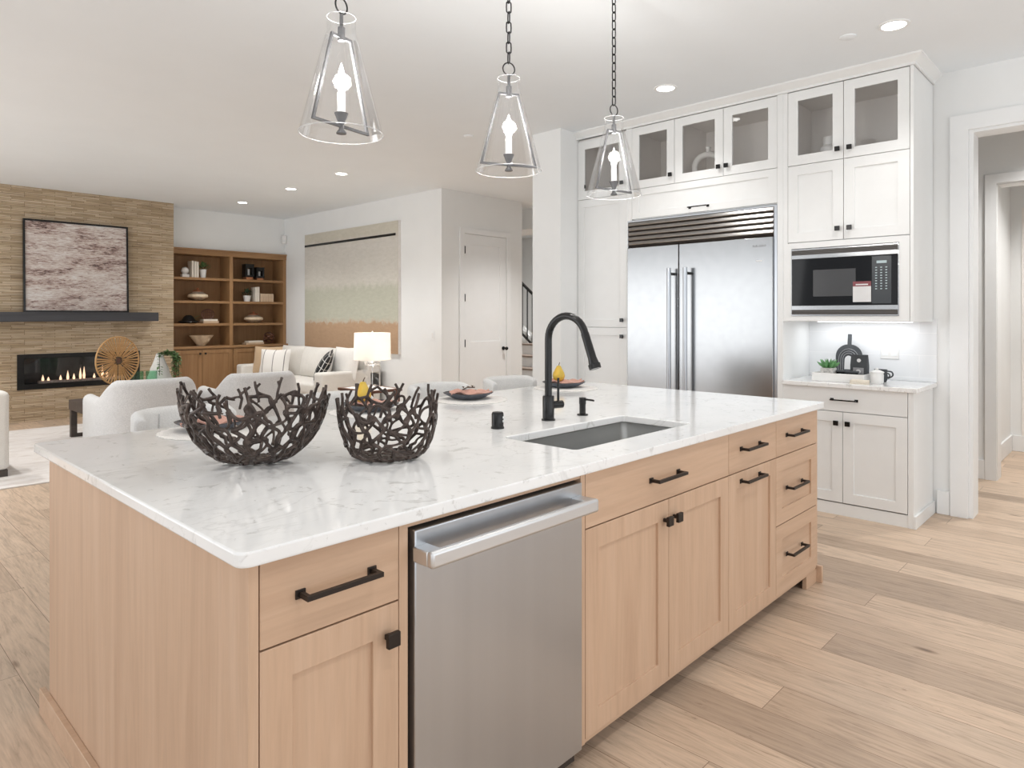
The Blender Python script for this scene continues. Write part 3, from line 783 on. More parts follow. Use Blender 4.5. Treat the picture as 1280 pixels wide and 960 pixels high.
# faucet
fa = thing('kitchen_faucet', 'tall black gooseneck pull-down faucet beside the island sink', 'faucet', (2.165, 1.842, 0.914))
obj('base', MB().lathe([(0, 0), (0.029, 0), (0.029, 0.006), (0.0245, 0.008), (0.0245, 0.100), (0.0225, 0.104), (0, 0.104)], 28), M['black'], fa)
R_ = 0.098; zc = 0.340
pts = [(0, 0, 0.10), (0, 0, 0.2), (0, 0, 0.29)] + [(0, -R_ + R_ * math.cos(R(a)), zc + R_ * math.sin(R(a))) for a in range(0, 166, 11)]
obj('spout', MB().sweep(pts, 0.0152, 18), M['black'], fa)
p1 = Vector(pts[-1]); dd = (Vector(pts[-1]) - Vector(pts[-2])).normalized()
obj('spray_head', MB().sweep([p1 - dd * 0.002, p1 + dd * 0.012, p1 + dd * 0.10, p1 + dd * 0.125, p1 + dd * 0.126, p1 + dd * 0.146], [0.0165, 0.0165, 0.0175, 0.021, 0.025, 0.024], 18), M['black'], fa)
hd = obj('handle', MB().cyl((0.02, 0, 0.062), (0.075, -0.012, 0.062), 0.0165, 18), M['black'], fa)
obj('lever', MB().sweep([(0.055, -0.008, 0.07), (0.055, -0.008, 0.175)], [0.0055, 0.005], 10), M['black'], hd)
sd = thing('soap_dispenser', 'small black soap dispenser pump right of the faucet', 'soap dispenser', (2.381, 1.828, 0.914))
obj('base', MB().lathe([(0, 0), (0.025, 0), (0.025, 0.005), (0.014, 0.008), (0.014, 0.05), (0, 0.05)], 22), M['black'], sd)
obj('pump_head', MB().lathe([(0, 0.05), (0.0155, 0.05), (0.0155, 0.078), (0, 0.080)], 22).sweep([(0, -0.01, 0.071), (0, -0.062, 0.069)], 0.0045, 8), M['black'], sd)
ag = thing('air_gap', 'short black air gap cap on the countertop left of faucet', 'air gap', (1.872, 1.852, 0.914))
obj('cap', MB().lathe([(0, 0), (0.026, 0), (0.026, 0.006), (0.0235, 0.008), (0.0235, 0.058), (0.020, 0.064), (0, 0.066)], 26), M['black'], ag)
for z in (0.030, 0.044):
    obj('vent_slot', MB().box(0.0, 0.008, -0.0245, -0.0235, z - 0.004, z + 0.004).xf(Matrix.Rotation(R(10), 4, 'Z')), M['paper'], ag)

# dishwasher
dw = thing('dishwasher', 'stainless steel dishwasher built into the island with heavy bar handle', 'dishwasher', (0.957, YF, 0))
obj('tub', MB().box(0.003, 0.640, 0.022, 0.56, 0.02, 0.866), M['gap'], dw, smooth=False)
dd_ = obj('door', MB().box(0.010, 0.632, -0.014, 0.02, 0.072, 0.8605), M['steelZ'], dw, 0.003, 3)
def dw_handle():
    b = MB(); z = 0.808
    b.box(-0.020, 0.600, -0.082, -0.060, z - 0.019, z + 0.019)
    hb = obj('handle', b, M['steelX'], dd_, 0.007, 3, loc=(0.024, 0, 0))
    for x in (0.0, 0.578):
        bb = MB(); bb.prism([(x - 0.020, z - 0.017), (x + 0.022, z - 0.017), (x + 0.022, z + 0.017), (x - 0.020, z + 0.017)], -0.064, -0.012)
        obj('handle_bracket', bb, M['steelX'], hb, 0.003)
dw_handle()
obj('toe_panel', MB().box(0.010, 0.632, 0.06, 0.075, 0.0, 0.068), M['black'], dw)

# ================================================================== TWIG BOWLS
def twig_bowl(name, label, loc, Rr, Hh, rb, cols, rows, seed, r0, flare=1.0):
    q = random.Random(seed)
    def surf(s, th):
        # profile from base edge to rim
        a = s * PI / 2
        rr = rb + (Rr - rb) * math.sin(a) ** flare; zz = Hh * (1 - math.cos(a)) ** 0.92 + 0.008
        return Vector((rr * math.cos(th), rr * math.sin(th), zz))
    node = {}
    for i in range(rows + 1):
        for j in range(cols):
            s = (i + (q.uniform(-0.33, 0.33) if 0 < i else 0)) / rows
            if i == rows: s = 1 - q.uniform(0, 0.14)
            th = 2 * PI * (j + 0.5 * (i % 2) + q.uniform(-0.36, 0.36)) / cols
            node[i, j] = (s, th)
    b = MB(); deg = {}
    def tube(p, q_, rad, bow=0.06):
        (s0, t0), (s1, t1) = p, q_
        dt = (t1 - t0 + PI) % (2 * PI) - PI
        c = q.uniform(-bow, bow); c2 = q.uniform(-bow, bow) * 2.2
        pts = []
        for k in range(7):
            u = k / 6; bb = math.sin(PI * u)
            pts.append(surf(max(0, s0 + (s1 - s0) * u + c * bb), t0 + dt * u + c2 * bb))
        b.sweep(pts, [rad * (1 + 0.25 * abs(1 - 2 * u / 6)) for u in range(7)], 7)
    for i in range(rows):
        for j in range(cols):
            o = (j + (i % 2)) % cols; e = (o - 1) % cols
            for jj in (o, e):
                if q.random() < (0.42, 0.36, 0.26, 0.14, 0.10, 0.12, 0.2, 0.2)[i]: continue
                tube(node[i, j], node[i + 1, jj], r0 * q.uniform(0.75, 1.2))
            if q.random() < (0.13 if i > 1 else 0.05): tube(node[i, j], node[i, (j + 1) % cols], r0 * q.uniform(0.75, 1.05))
    # free twig ends at the rim
    for j in range(cols):
        s, th = node[rows, j]
        if q.random() < 0.85:
            p = surf(s, th); u = surf(s - 0.12, th + q.uniform(-0.08, 0.08))
            tg = Vector((-math.sin(th), math.cos(th), 0))
            d = (p - u).normalized() * q.uniform(0.02, 0.052) + tg * q.uniform(-0.028, 0.028)
            b.sweep([u, p, p + d * 0.55 + tg * q.uniform(-0.004, 0.004), p + d], [r0, r0, r0 * 1.0, r0 * 1.05], 7)
            if q.random() < 0.4:
                m = p + d * 0.4; b.sweep([p, m, m + (p - u).normalized() * q.uniform(0.012, 0.03) + tg * q.uniform(-0.03, 0.03)], [r0, r0, r0 * 1.0], 7)
    for k in range(cols // 5):
        j = q.randrange(cols); tube(node[rows, j], node[rows, (j + 1) % cols], r0 * 0.95, 0.08)
    # interlaced base
    ring = [surf(0, 2 * PI * k / 30) for k in range(30)]
    b.sweep(ring, r0 * 0.95, 7, closed=True)
    for k in range(cols // 2 + 3):
        a0 = q.uniform(0, 2 * PI); a1 = a0 + q.uniform(1.7, 3.6)
        m = Vector((q.uniform(-0.4, 0.4) * rb, q.uniform(-0.4, 0.4) * rb, 0.008))
        b.sweep(catmull([surf(0, a0), m, surf(0, a1)], 4), r0 * 0.9, 7)
    o = obj(name, b, M['twig'], None, smooth=True, angle=180, loc=loc)
    rm = o.modifiers.new('fuse', 'REMESH'); rm.mode = 'VOXEL'; rm.voxel_size = 0.0018; rm.use_smooth_shade = True
    sm = o.modifiers.new('soften', 'SMOOTH'); sm.factor = 0.5; sm.iterations = 2
    return tag(o, label, 'decorative bowl', 'twig bowls on the island')
twig_bowl('twig_bowl', 'larger brown openwork twig bowl, left of the pair on the island', (0.945, 1.955, 0.914), 0.208, 0.20, 0.062, 26, 7, 11, 0.0047)
twig_bowl('twig_bowl', 'smaller deeper brown openwork twig bowl, right of the pair on island', (1.250, 1.712, 0.914), 0.150, 0.170, 0.085, 19, 6, 5, 0.0046, 0.8)

# ================================================================== PLACE SETTINGS
def setting(X, where, pear, ang, first):
    mat_ = MB()
    prof = [(0.0, 0.003)]
    for k in range(1, 13):
        r = 0.19 * k / 12; prof.append((r, 0.0035 + 0.0022 * (k % 2)))
    prof += [(0.192, 0.001), (0.19, 0.0), (0, 0.0)]
    mat_.lathe(prof, 96, wob=lambda a: 1 + 0.018 * math.cos(24 * a))
    tag(obj('placemat', mat_, M['whitefab'], None, loc=(X, 2.585, 0.9145)), 'round white woven placemat ' + where, 'placemat', 'placemats on the island')
    pl = thing('dinner_plate', 'slate blue square-lipped plate ' + where, 'plate', (X, 2.60, 0.9205), ang, 'plates on the island')
    def sq(a):
        c, s_ = abs(math.cos(a)), abs(math.sin(a)); return 1.0 / (c ** 3.2 + s_ ** 3.2) ** (1 / 3.2)
    obj('plate_body', MB().lathe([(0, 0), (0.06, 0), (0.075, 0.006), (0.112, 0.028), (0.1145, 0.031), (0.112, 0.033), (0.074, 0.012), (0.06, 0.009), (0, 0.009)], 64, wob=sq), M['plate'], pl)
    obj('plate_rim', MB().lathe([(0.104, 0.0285), (0.1125, 0.0345), (0.1155, 0.0335), (0.1155, 0.031)], 64, wob=sq), M['platein'], pl)
    nb = MB(); q = random.Random(int(X * 100))
    N = 14
    def nz(u, v): return 0.034 + 0.012 * math.sin(3.1 * u + 1) * math.cos(2.3 * v) + 0.007 * math.sin(7 * u + 3 * v + X)
    top = []; bot = []
    for i in range(N + 1):
        for j in range(N + 1):
            u, v = -1 + 2 * i / N, -1 + 2 * j / N
            x, y = u * 0.108, v * 0.058 + 0.018 * math.sin(2 * u)
            top.append((x, y, nz(u, v))); bot.append((x, y, nz(u, v) - 0.007))
    fs = []; T = (N + 1) ** 2
    for i in range(N):
        for j in range(N):
            a, b_, c, d_ = i * (N + 1) + j, (i + 1) * (N + 1) + j, (i + 1) * (N + 1) + j + 1, i * (N + 1) + j + 1
            fs += [(a, b_, c, d_), (T + d_, T + c, T + b_, T + a)]
    for k in range(N):
        for a, b_ in ((k, k + 1), ((N) * (N + 1) + k + 1, N * (N + 1) + k), ((k + 1) * (N + 1), k * (N + 1)), (k * (N + 1) + N, (k + 1) * (N + 1) + N)):
            fs.append((b_, a, T + a, T + b_))
    nb.add(top + bot, fs)
    nk = obj('napkin', nb, M['coral'], None, loc=(X + 0.012, 2.595, 0.922), rot=(0, 0, R(-40) + ang))
    tag(nk, 'crumpled dusty pink napkin on the plate ' + where, 'napkin', 'napkins on the island plates')
    if pear:
        pe = thing('pear', 'yellow pear standing on the plate ' + where, 'pear', (X - 0.03, 2.615, 0.958), 0, 'pears on the plates')
        obj('fruit', MB().lathe([(0, 0), (0.018, 0.001), (0.032, 0.012), (0.038, 0.030), (0.034, 0.050), (0.024, 0.068), (0.017, 0.082), (0.012, 0.092), (0, 0.095)], 24), M['pear'], pe)
        obj('stalk', MB().sweep([(0, 0, 0.092), (0.004, 0, 0.103), (0.012, 0.002, 0.112)], [0.003, 0.0022, 0.0022], 7), M['stem'], pe)
    else:
        tw = MB().sweep([(-0.04, 0, 0), (0, 0.006, 0.006), (0.045, -0.004, 0.003)], 0.003, 7)
        for k in range(5):
            tw.leaf((-0.03 + 0.017 * k, 0.002, 0.004), (0.4, (-1) ** k, 0.3), 0.028, 0.014)
        tag(obj('herb_sprig', tw, M['stem'], None, loc=(X + 0.0, 2.60, 0.972), rot=(0, 0, ang)), 'small dried sprig on the napkin ' + where, 'sprig', 'sprigs on the napkins')
W4 = [(1.08, 'at the near-left seat, behind the larger twig bowl', False, R(8)), (1.80, 'behind the smaller twig bowl', True, 0.0), (2.41, 'between the smaller bowl and the faucet', False, R(4)), (3.20, 'behind the faucet, nearest the fridge', True, R(-4))]
for k, (X, wh, pr, an) in enumerate(W4): setting(X, wh, pr, an, k == 0)

# ================================================================== COUNTER STOOLS
def stool(label, loc, rz):
    t = thing('counter_stool', label, 'stool', loc, rz, 'counter stools behind the island')
    # open toward -Y (the island); curved low back on +Y
    path = [(-0.185, 0.02)] + arc(0, 0.05, 0.185, 0.145, 180, 0, 22) + [(0.185, 0.02)]
    n = len(path); zt = []
    for k in range(n):
        u = abs(2 * k / (n - 1) - 1); zt.append(0.958 - 0.02 * max(0, (u - 0.72) / 0.28) ** 2)
    bk = obj('backrest', MB().shell(path, 0.05, 0.62, zt), M['stoolfab'], t, 0.01, 2)
    obj('seam', MB().sweep([(-0.075, 0.1535, 0.64), (-0.07, 0.1535, 0.93)], 0.0025, 6), M['greyfab'], bk)
    obj('seat', MB().slab(rrect(-0.19, 0.19, -0.24, 0.16, 0.09, 6), 0.60, 0.69), M['stoolfab'], t, 0.02, 3)
    for sx in (-1, 1):
        for sy in (-1, 1):
            obj('leg', MB().sweep([(sx * 0.17, sy * 0.15, 0.61), (sx * 0.22, sy * 0.20, 0.0)], [0.019, 0.013], 10), M['darkwood'], t)
    obj('footrest', MB().sweep([(-0.2, -0.185, 0.22), (0.2, -0.185, 0.22), (0.2, 0.185, 0.22), (-0.2, 0.185, 0.22)], 0.010, 8, closed=True), M['black'], t)
    return t
stools = [((1.135, 2.94, 0), 0, 'off-white low-back counter stool nearest the island end panel'),
          ((1.865, 2.94, 0), 0, 'off-white low-back counter stool behind the larger twig bowl'),
          ((2.56, 2.94, 0), 0, 'off-white low-back counter stool behind the plate left of faucet'),
          ((3.16, 2.94, 0), 0, 'off-white low-back counter stool farthest along, beside the faucet')]
s0 = stool(stools[0][2], stools[0][0], 0)
for loc, rz, lb in stools[1:]: dup(s0, loc, rz, lb)

# ================================================================== PENDANTS
def pendant(loc, rz, label):
    t = thing('pendant_lamp', label, 'pendant lamp', (*loc, 1.955), rz, 'glass pendants over the island')
    o = obj('glass_shade', MB().lathe([(0.136, 0.0), (0.054, 0.315), (0.0465, 0.335), (0.0465, 0.385)], 48), M['shade_glass'], t, angle=180)
    obj('rim', MB().sweep([(0.136 * math.cos(2 * PI * k / 48), 0.136 * math.sin(2 * PI * k / 48), 0) for k in range(48)], 0.0013, 6, closed=True), M['rimglass'], o)
    obj('rim', MB().sweep([(0.0465 * math.cos(2 * PI * k / 32), 0.0465 * math.sin(2 * PI * k / 32), 0.385) for k in range(32)], 0.0012, 6, closed=True), M['rimglass'], o)
    fr = obj('metal_frame', MB().sweep([(-0.120, 0, 0.025), (-0.041, 0, 0.320), (0.041, 0, 0.320), (0.120, 0, 0.025)], 0.0062, 4, closed=True, phase=PI / 4), M['iron'], t)
    obj('socket', MB().lathe([(0, 0.308), (0.012, 0.308), (0.012, 0.352), (0.006, 0.356), (0.006, 0.40), (0, 0.40)], 16), M['iron'], t)
    obj('candle_cup', MB().lathe([(0, 0.0), (0.0165, 0.0), (0.0165, 0.004), (0.008, 0.016), (0.008, 0.028), (0.023, 0.068), (0.021, 0.069), (0, 0.066)], 24), M['iron'], t)
    obj('candle_sleeve', MB().lathe([(0, 0.066), (0.0135, 0.066), (0.0135, 0.135), (0, 0.136)], 20), M['white'], t)
    obj('bulb', MB().lathe([(0, 0.136), (0.009, 0.138), (0.013, 0.155), (0.0145, 0.170), (0.0115, 0.195), (0.006, 0.218), (0.002, 0.232), (0, 0.236)], 20), M['bulb'], t)
    obj('ring', MB().sweep([(0.026 * math.cos(2 * PI * k / 28), 0, 0.424 + 0.026 * math.sin(2 * PI * k / 28)) for k in range(28)], 0.0028, 8, closed=True), M['chainblack'], t)
    ch = MB(); z = 0.447; k = 0; L = 0.0235
    while z < H - 1.955 - 0.06:
        pts = []
        for i in range(16):
            a = 2 * PI * i / 16; x = 0.0105 * math.cos(a); zz = z + L + (0.0105 * math.sin(a)) + (0.013 if math.sin(a) > 1e-6 else -0.013 if math.sin(a) < -1e-6 else 0)
            pts.append((x, 0, zz) if k % 2 else (0, x, zz))
        ch.sweep(pts, 0.0029, 6, closed=True); z += 0.0420; k += 1
    obj('chain', ch, M['chainblack'], t)
    obj('canopy', MB().lathe([(0, 0.99), (0.012, 0.99), (0.06, 1.03), (0.065, 1.055), (0, 1.055)], 32), M['chainblack'], t)
    return t
M['rimglass'] = plain('bright_glass_edge', (0.88, 0.89, 0.90), 0.08)
M['rimglass'].node_tree.nodes['Principled BSDF'].inputs['Transmission Weight'].default_value = 0.5
PP = [((1.237, 1.952), 11.2, 'clear glass cone pendant hanging nearest, over the larger twig bowl'),
      ((2.032, 1.945), -25.7, 'clear glass cone pendant in the middle of the row of three'),
      ((2.798, 1.952), -9.7, 'clear glass cone pendant farthest, hanging before the fridge')]
p0 = pendant(PP[0][0], R(PP[0][1]), PP[0][2])
for lc, an, lb in PP[1:]: dup(p0, (*lc, 1.955), R(an), lb)
for (x, y), an, lb in PP:
    l = bpy.data.lights.new('pendant_light', 'POINT'); l.energy = 14; l.shadow_soft_size = 0.03; l.color = (1, 0.97, 0.93)
    o = bpy.data.objects.new('pendant_light', l); COL.objects.link(o); o.location = (x, y, 1.955 + 0.18)

# ================================================================== FRIDGE WALL (fronts look to -X: root rotated -90 deg; local x runs to world -Y)
XF = 4.86
def funit(name, label, ytop, cat='cabinet'):
    return thing(name, label, cat, (XF, ytop, 0), R(-90))
CB = M['cab']; KB = M['black']
D = 5.372 - XF
def carcass(name, t, x0, x1, z0, z1, mat=None, y0=0.0205, pane=0.018, shelf=()):
    """open-front case"""
    b = MB().frame(x0, x1, z0, z1, y0, D, pane, pane, pane, pane)
    o = obj(name, b, mat or CB, t, smooth=False)
    return o
# pantry
t = funit('pantry_cabinet', 'tall white pantry cabinet left of the fridge with glass top door', 3.787)
w = 3.787 - 3.262
obj('body', MB().box(0.0, w, 0.0205, D, 0.10, 2.385), CB, t, smooth=False)
carcass('upper_case', t, 0, w, 2.385, 2.945, M['inside'])
obj('case_back', MB().box(0.018, w - 0.018, D - 0.01, D, 2.403, 2.927), M['inside'], t)
obj('toe_kick', MB().box(0, w, 0.03, 0.05, 0, 0.10), CB, t)
d = glass_door(t, 0.002, w - 0.002, 2.40, 2.925, CB, st=0.075); sqknob(d, w - 0.035, 2.495, KB)
obj('hinge', MB().cyl((0.082, 0.0, 2.50), (0.082, 0.0, 2.53), 0.006, 8), KB, d)
d = shaker('door', t, 0.002, w - 0.002, 1.256, 2.396, CB); sqknob(d, w - 0.035, 1.318, KB)
d = shaker('door', t, 0.002, w - 0.002, 0.104, 1.252, CB); sqknob(d, w - 0.035, 1.178, KB)
# fridge surround
t = funit('fridge_surround', 'white cabinet over the fridge with three glass doors and lift-up panel', 3.262)
w = 3.262 - 1.966
obj('side_panel', MB().box(w, w + 0.041, -0.004, D, 0.0, 2.945), CB, t, 0.001)
obj('side_panel', MB().box(0.0, 0.016, -0.004, D, 0.0, 2.945), CB, t, 0.001)
obj('case', MB().box(0.016, w, 0.0205, D, 2.165, 2.41), CB, t, smooth=False)
carcass('upper_case', t, 0.016, w, 2.41, 2.945, M['inside'])
obj('case_back', MB().box(0.034, w - 0.018, D - 0.01, D, 2.428, 2.927), M['inside'], t)
obj('divider', MB().box(0.462, 0.478, 0.0205, D - 0.01, 2.428, 2.927), M['inside'], t)
for (a, b_, kx) in ((0.057, 0.458, 0.432), (0.462, 0.877, 0.848), (0.881, 1.294, 0.912)):
    d = glass_door(t, a, b_, 2.425, 2.942, CB); sqknob(d, kx, 2.496, KB)
d = obj('lift_up_door', MB().frame(0.057, 1.294, 2.172, 2.421, 0, 0.02, 0.068, 0.068, 0.055, 0.055, back=0.009), CB, t, 0.0012)
pull(d, 0.675, 2.212, 0.155, KB, s=0.0045)
obj('stile', MB().box(0.016, 0.055, 0.0, 0.0205, 2.16, 2.945), CB, t)
# tower: upper cabinet, microwave panel
t = funit('tower_cabinet', 'white upper cabinet holding the microwave, glass doors at the top', 1.925)
w = 1.925 - 1.10
obj('side_panel', MB().box(w - 0.02, w, -0.002, D, 1.315, 2.945), CB, t, 0.001)
obj('case', MB().box(0.0, w - 0.02, 0.0205, D, 1.865, 2.41), CB, t, smooth=False)
carcass('upper_case', t, 0, w - 0.02, 2.41, 2.945, M['inside'])
obj('case_back', MB().box(0.018, w - 0.04, D - 0.01, D, 2.428, 2.927), M['inside'], t)
obj('lower_case', MB().box(0, w - 0.02, 0.0205, D, 1.315, 1.345), CB, t, smooth=False)
obj('microwave_panel', MB().frame(0.004, w - 0.022, 1.318, 1.868, -0.002, 0.018, 0.055, 0.061, 0.034, 0.040), CB, t, 0.001)
for (a, b_, kx) in ((0.034, 0.404, 0.373), (0.408, 0.802, 0.449)):
    d = glass_door(t, a, b_, 2.420, 2.942, CB); sqknob(d, kx, 2.486, KB)
    d = shaker('door', t, a, b_, 1.874, 2.416, CB); sqknob(d, kx, 1.947, KB)
obj('stile', MB().box(0.0, 0.032, 0.0, 0.0205, 1.315, 2.945), CB, t)
ul = obj('light_strip', MB().box(0.1, 0.72, 0.40, 0.43, 1.308, 1.315), M['strip'], t)
area('undercabinet_light', (5.22, 1.51, 1.30), (0, 0, 0), 0.06, 0.62, 1.0, (0.93, 0.96, 1.0))
# base cabinet
t = funit('base_cabinet', 'white base cabinet with one wide drawer and two doors under the microwave', 1.925)
obj('body', MB().box(0.0, 0.79, 0.0205, D, 0.09, 0.866), CB, t, smooth=False)
obj('side_panel', MB().box(0.793, 0.825, 0.0, D, 0.0, 0.866), CB, t, 0.001)
obj('plinth', MB().box(0.0, 0.825, 0.004, 0.02, 0, 0.080), CB, t)
obj('baseboard', MB().box(0.811, 0.840, -0.022, D, 0, 0.083).v and MB().box(0.825, 0.840, -0.004, D, 0, 0.083), CB, t, 0.002)
d = slab_front('drawer_front', t, 0.0, 0.790, 0.706, 0.864, CB); pull(d, 0.41, 0.784, 0.155, KB, s=0.0045)
d = shaker('door', t, 0.0, 0.399, 0.088, 0.701, CB); sqknob(d, 0.364, 0.627, KB)
d = shaker('door', t, 0.402, 0.790, 0.088, 0.701, CB); sqknob(d, 0.438, 0.627, KB)
o = obj('side_countertop', MB().box(4.825, 5.366, 1.073, 1.923, 0.866, 0.896), M['quartz'], None, 0.004, 3)
tag(o, 'white quartz countertop on the base cabinet under the microwave', 'countertop')
# backsplash outlet
o = thing('wall_outlet', 'white double outlet plate on the tiled backsplash', 'outlet', (5.366, 1.365, 1.083), R(-90))
obj('cover_plate', MB().box(-0.058, 0.058, -0.006, 0, -0.036, 0.036), M['white'], o, 0.002)
for sx in (-0.03, 0.03): obj('socket', MB().box(sx - 0.02, sx + 0.02, -0.0085, -0.006, -0.015, 0.015), M['trim'], o, 0.001)

# fridge
f = thing('refrigerator', 'wide stainless steel built-in refrigerator with two doors and louvred grille', 'refrigerator', (XF, 3.246, 0), R(-90))
w = 3.246 - 1.9665
obj('cabinet_shell', MB().box(0.004, w - 0.004, 0.03, D, 0.02, 2.15), M['gap'], f, smooth=False)
obj('trim_frame', MB().frame(0.0, w, 0.0, 2.158, -0.006, 0.03, 0.006, 0.024, 0.09, 0.012), M['steelZ'], f, 0.001)
gr = obj('grille', MB().box(0.006, w - 0.024, 0.012, 0.02, 1.94, 2.146), M['gap'], f)
for k in range(5):
    z = 1.945 + 0.0405 * k
    b = MB(); b.add([(0.008, -0.012, z + 0.006), (0.008, -0.016, z + 0.014), (0.008, -0.006, z + 0.036), (0.008, 0.012, z + 0.038), (0.008, 0.012, z + 0.002),
                     (w - 0.026, -0.012, z + 0.006), (w - 0.026, -0.016, z + 0.014), (w - 0.026, -0.006, z + 0.036), (w - 0.026, 0.012, z + 0.038), (w - 0.026, 0.012, z + 0.002)],
                    [(0, 1, 2, 3, 4), (9, 8, 7, 6, 5)] + [((k2 + 1) % 5, k2, 5 + k2, 5 + (k2 + 1) % 5) for k2 in range(5)])
    obj('louver', b, M['louver'], gr, 0.002)
xs = 3.246 - 2.751
for (a, b_, hx) in ((0.007, xs - 0.003, 0.445), (xs + 0.003, w - 0.025, 0.588)):
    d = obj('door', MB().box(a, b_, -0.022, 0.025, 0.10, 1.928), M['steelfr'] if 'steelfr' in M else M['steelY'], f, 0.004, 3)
    hb = obj('handle', MB().sweep([(hx, -0.088, 0.50), (hx, -0.088, 1.735)], 0.0165, 20), M['steelZ'], d, 0.002)
    for z in (0.56, 1.69): obj('handle_post', MB().cyl((hx, -0.022, z), (hx, -0.078, z), 0.011, 14), M['black'], hb)
obj('toe_grille', MB().box(0.01, w - 0.01, 0.03, 0.05, 0.0, 0.09), M['black'], f)
def text(name, body, size, mat, parent, loc, rot=(R(90), 0, 0), ext=0.0004):
    cu = bpy.data.curves.new(name, 'FONT'); cu.body = body; cu.size = size; cu.extrude = ext; cu.align_x = 'CENTER'; cu.align_y = 'CENTER'
    o = bpy.data.objects.new(name, cu); COL.objects.link(o); o.data.materials.append(mat)
    bpy.context.view_layer.update()
    me = bpy.data.meshes.new_from_object(o.evaluated_get(bpy.context.evaluated_depsgraph_get())); bpy.data.objects.remove(o)
    o = bpy.data.objects.new(name, me); COL.objects.link(o); o.parent = parent; o.location = loc; o.rotation_euler = rot
    return o
text('nameplate', 'SUB-ZERO', 0.022, M['soft'], f, (1.155, -0.0232, 1.865))
obj('badge', MB().box(1.13, 1.175, -0.0235, -0.022, 1.752, 1.762), M['paper'], f)

# microwave
mw = thing('microwave', 'black built-in microwave with stainless louvred trim in the white tower', 'microwave', (XF, 1.866, 0), R(-90))
w = 0.684
obj('case', MB().box(0.004, w - 0.004, 0.02, 0.45, 1.36, 1.822), M['gap'], mw, smooth=False)
obj('trim_frame', MB().frame(0.0, w, 1.354, 1.824, -0.006, 0.02, 0.004, 0.006, 0.0705, 0.0705), M['steelY'], mw, 0.001)
for z0 in (1.362, 1.780):
    v = obj('vent_grille', MB().box(0.004, w - 0.006, -0.0070, -0.0055, z0, z0 + 0.034), M['gap'], mw)
    for k in range(4): obj('slat', MB().box(0.004, w - 0.006, -0.0095, -0.006, z0 + 0.002 + 0.0083 * k, z0 + 0.0065 + 0.0083 * k), M['vent'], v)
d = obj('door', MB().box(0.0045, w - 0.0065, -0.004, 0.02, 1.425, 1.753), M['blackgloss'], mw)
obj('window', MB().box(0.15, 0.425, -0.0045, -0.004, 1.488, 1.672), M['windowglass'] if 'windowglass' in M else plain('microwave_window', (0.05, 0.05, 0.052), 0.15), d)
cp = obj('control_panel', MB().box(0.525, 0.64, -0.0055, -0.004, 1.436, 1.745), M['blackpanel'] if 'blackpanel' in M else plain('panel_black', (0.03, 0.035, 0.04), 0.25), d)
obj('display', MB().box(0.553, 0.613, -0.0065, -0.0055, 1.698, 1.715), M['lcd'], cp)
kp = MB()
for i in range(3):
    for j in range(9): kp.box(0.545 + 0.030 * i, 0.556 + 0.030 * i, -0.0062, -0.0055, 1.528 + 0.0175 * j, 1.534 + 0.0175 * j)
obj('keypad', kp, M['lcd'], cp)['kind'] = 'stuff'
st = obj('sticker', MB().box(0.408, 0.520, -0.0052, -0.0042, 1.446, 1.583), M['paper'], d)
obj('sticker_heading', MB().box(0.408, 0.520, -0.0057, -0.0051, 1.550, 1.583), M['maroon'], st)
obj('sticker_stripe', MB().box(0.426, 0.502, -0.0061, -0.0056, 1.558, 1.566), M['paper'], st)
# things inside the glass cabinets
rv = thing('ring_vase', 'white ring-shaped vase behind the middle glass door over fridge', 'vase', (5.05, 2.605, 2.428), R(-60))
obj('ring_body', MB().sweep([(0.105 * math.cos(2 * PI * k / 40), 0, 0.125 + 0.105 * math.sin(2 * PI * k / 40)) for k in range(40)], 0.024, 14, closed=True, flat=1.0), M['whitematte'], rv)
obj('neck', MB().lathe([(0.018, 0.245), (0.015, 0.27), (0.021, 0.288), (0.017, 0.288), (0.011, 0.27), (0.012, 0.245)], 18), M['whitematte'], rv)
obj('foot', MB().lathe([(0, 0), (0.035, 0), (0.03, 0.012), (0, 0.012)], 18), M['whitematte'], rv)
sv = thing('stacked_vase', 'white stacked disc vase behind the left glass door above microwave', 'vase', (5.08, 1.68, 2.428))
obj('body', MB().lathe([(0, 0), (0.06, 0.0), (0.085, 0.02), (0.085, 0.05), (0.055, 0.075), (0.058, 0.08), (0.066, 0.095), (0.066, 0.125), (0.045, 0.145), (0.04, 0.15), (0.045, 0.16), (0.045, 0.205), (0.036, 0.205), (0.036, 0.16), (0, 0.15)], 30), M['white'], sv)
obj('shelf_riser', MB().add([], []).lathe([(0, -0.0005), (0.05, -0.0005), (0.05, 0.0), (0, 0.0)], 20), M['white'], sv)

# ================================================================== COFFEE CORNER
CT = 0.896
tr = thing('serving_tray', 'white rectangular tray holding plant and coffee things under the microwave', 'tray', (5.07, 1.585, CT))
obj('tray_body', MB().box(-0.13, 0.13, -0.17, 0.17, 0, 0.012), M['white'], tr, 0.003)
b = MB(); 
def yring(x0, x1, y0, y1, z0, z1, t):
    O = [(x0, y0), (x1, y0), (x1, y1), (x0, y1)]; I = [(x0 + t, y0 + t), (x1 - t, y0 + t), (x1 - t, y1 - t), (x0 + t, y1 - t)]
    vs = [(x, y, z0) for x, y in O] + [(x, y, z0) for x, y in I] + [(x, y, z1) for x, y in O] + [(x, y, z1) for x, y in I]; fs = []
    for k in range(4):
        j = (k + 1) % 4; fs += [(k, j, 8 + j, 8 + k), (4 + j, 4 + k, 12 + k, 12 + j), (8 + k, 8 + j, 12 + j, 12 + k), (j, k, 4 + k, 4 + j)]
    return MB().add(vs, fs)
obj('tray_rim', yring(-0.13, 0.13, -0.17, 0.17, 0.010, 0.058, 0.009), M['white'], tr, 0.002)
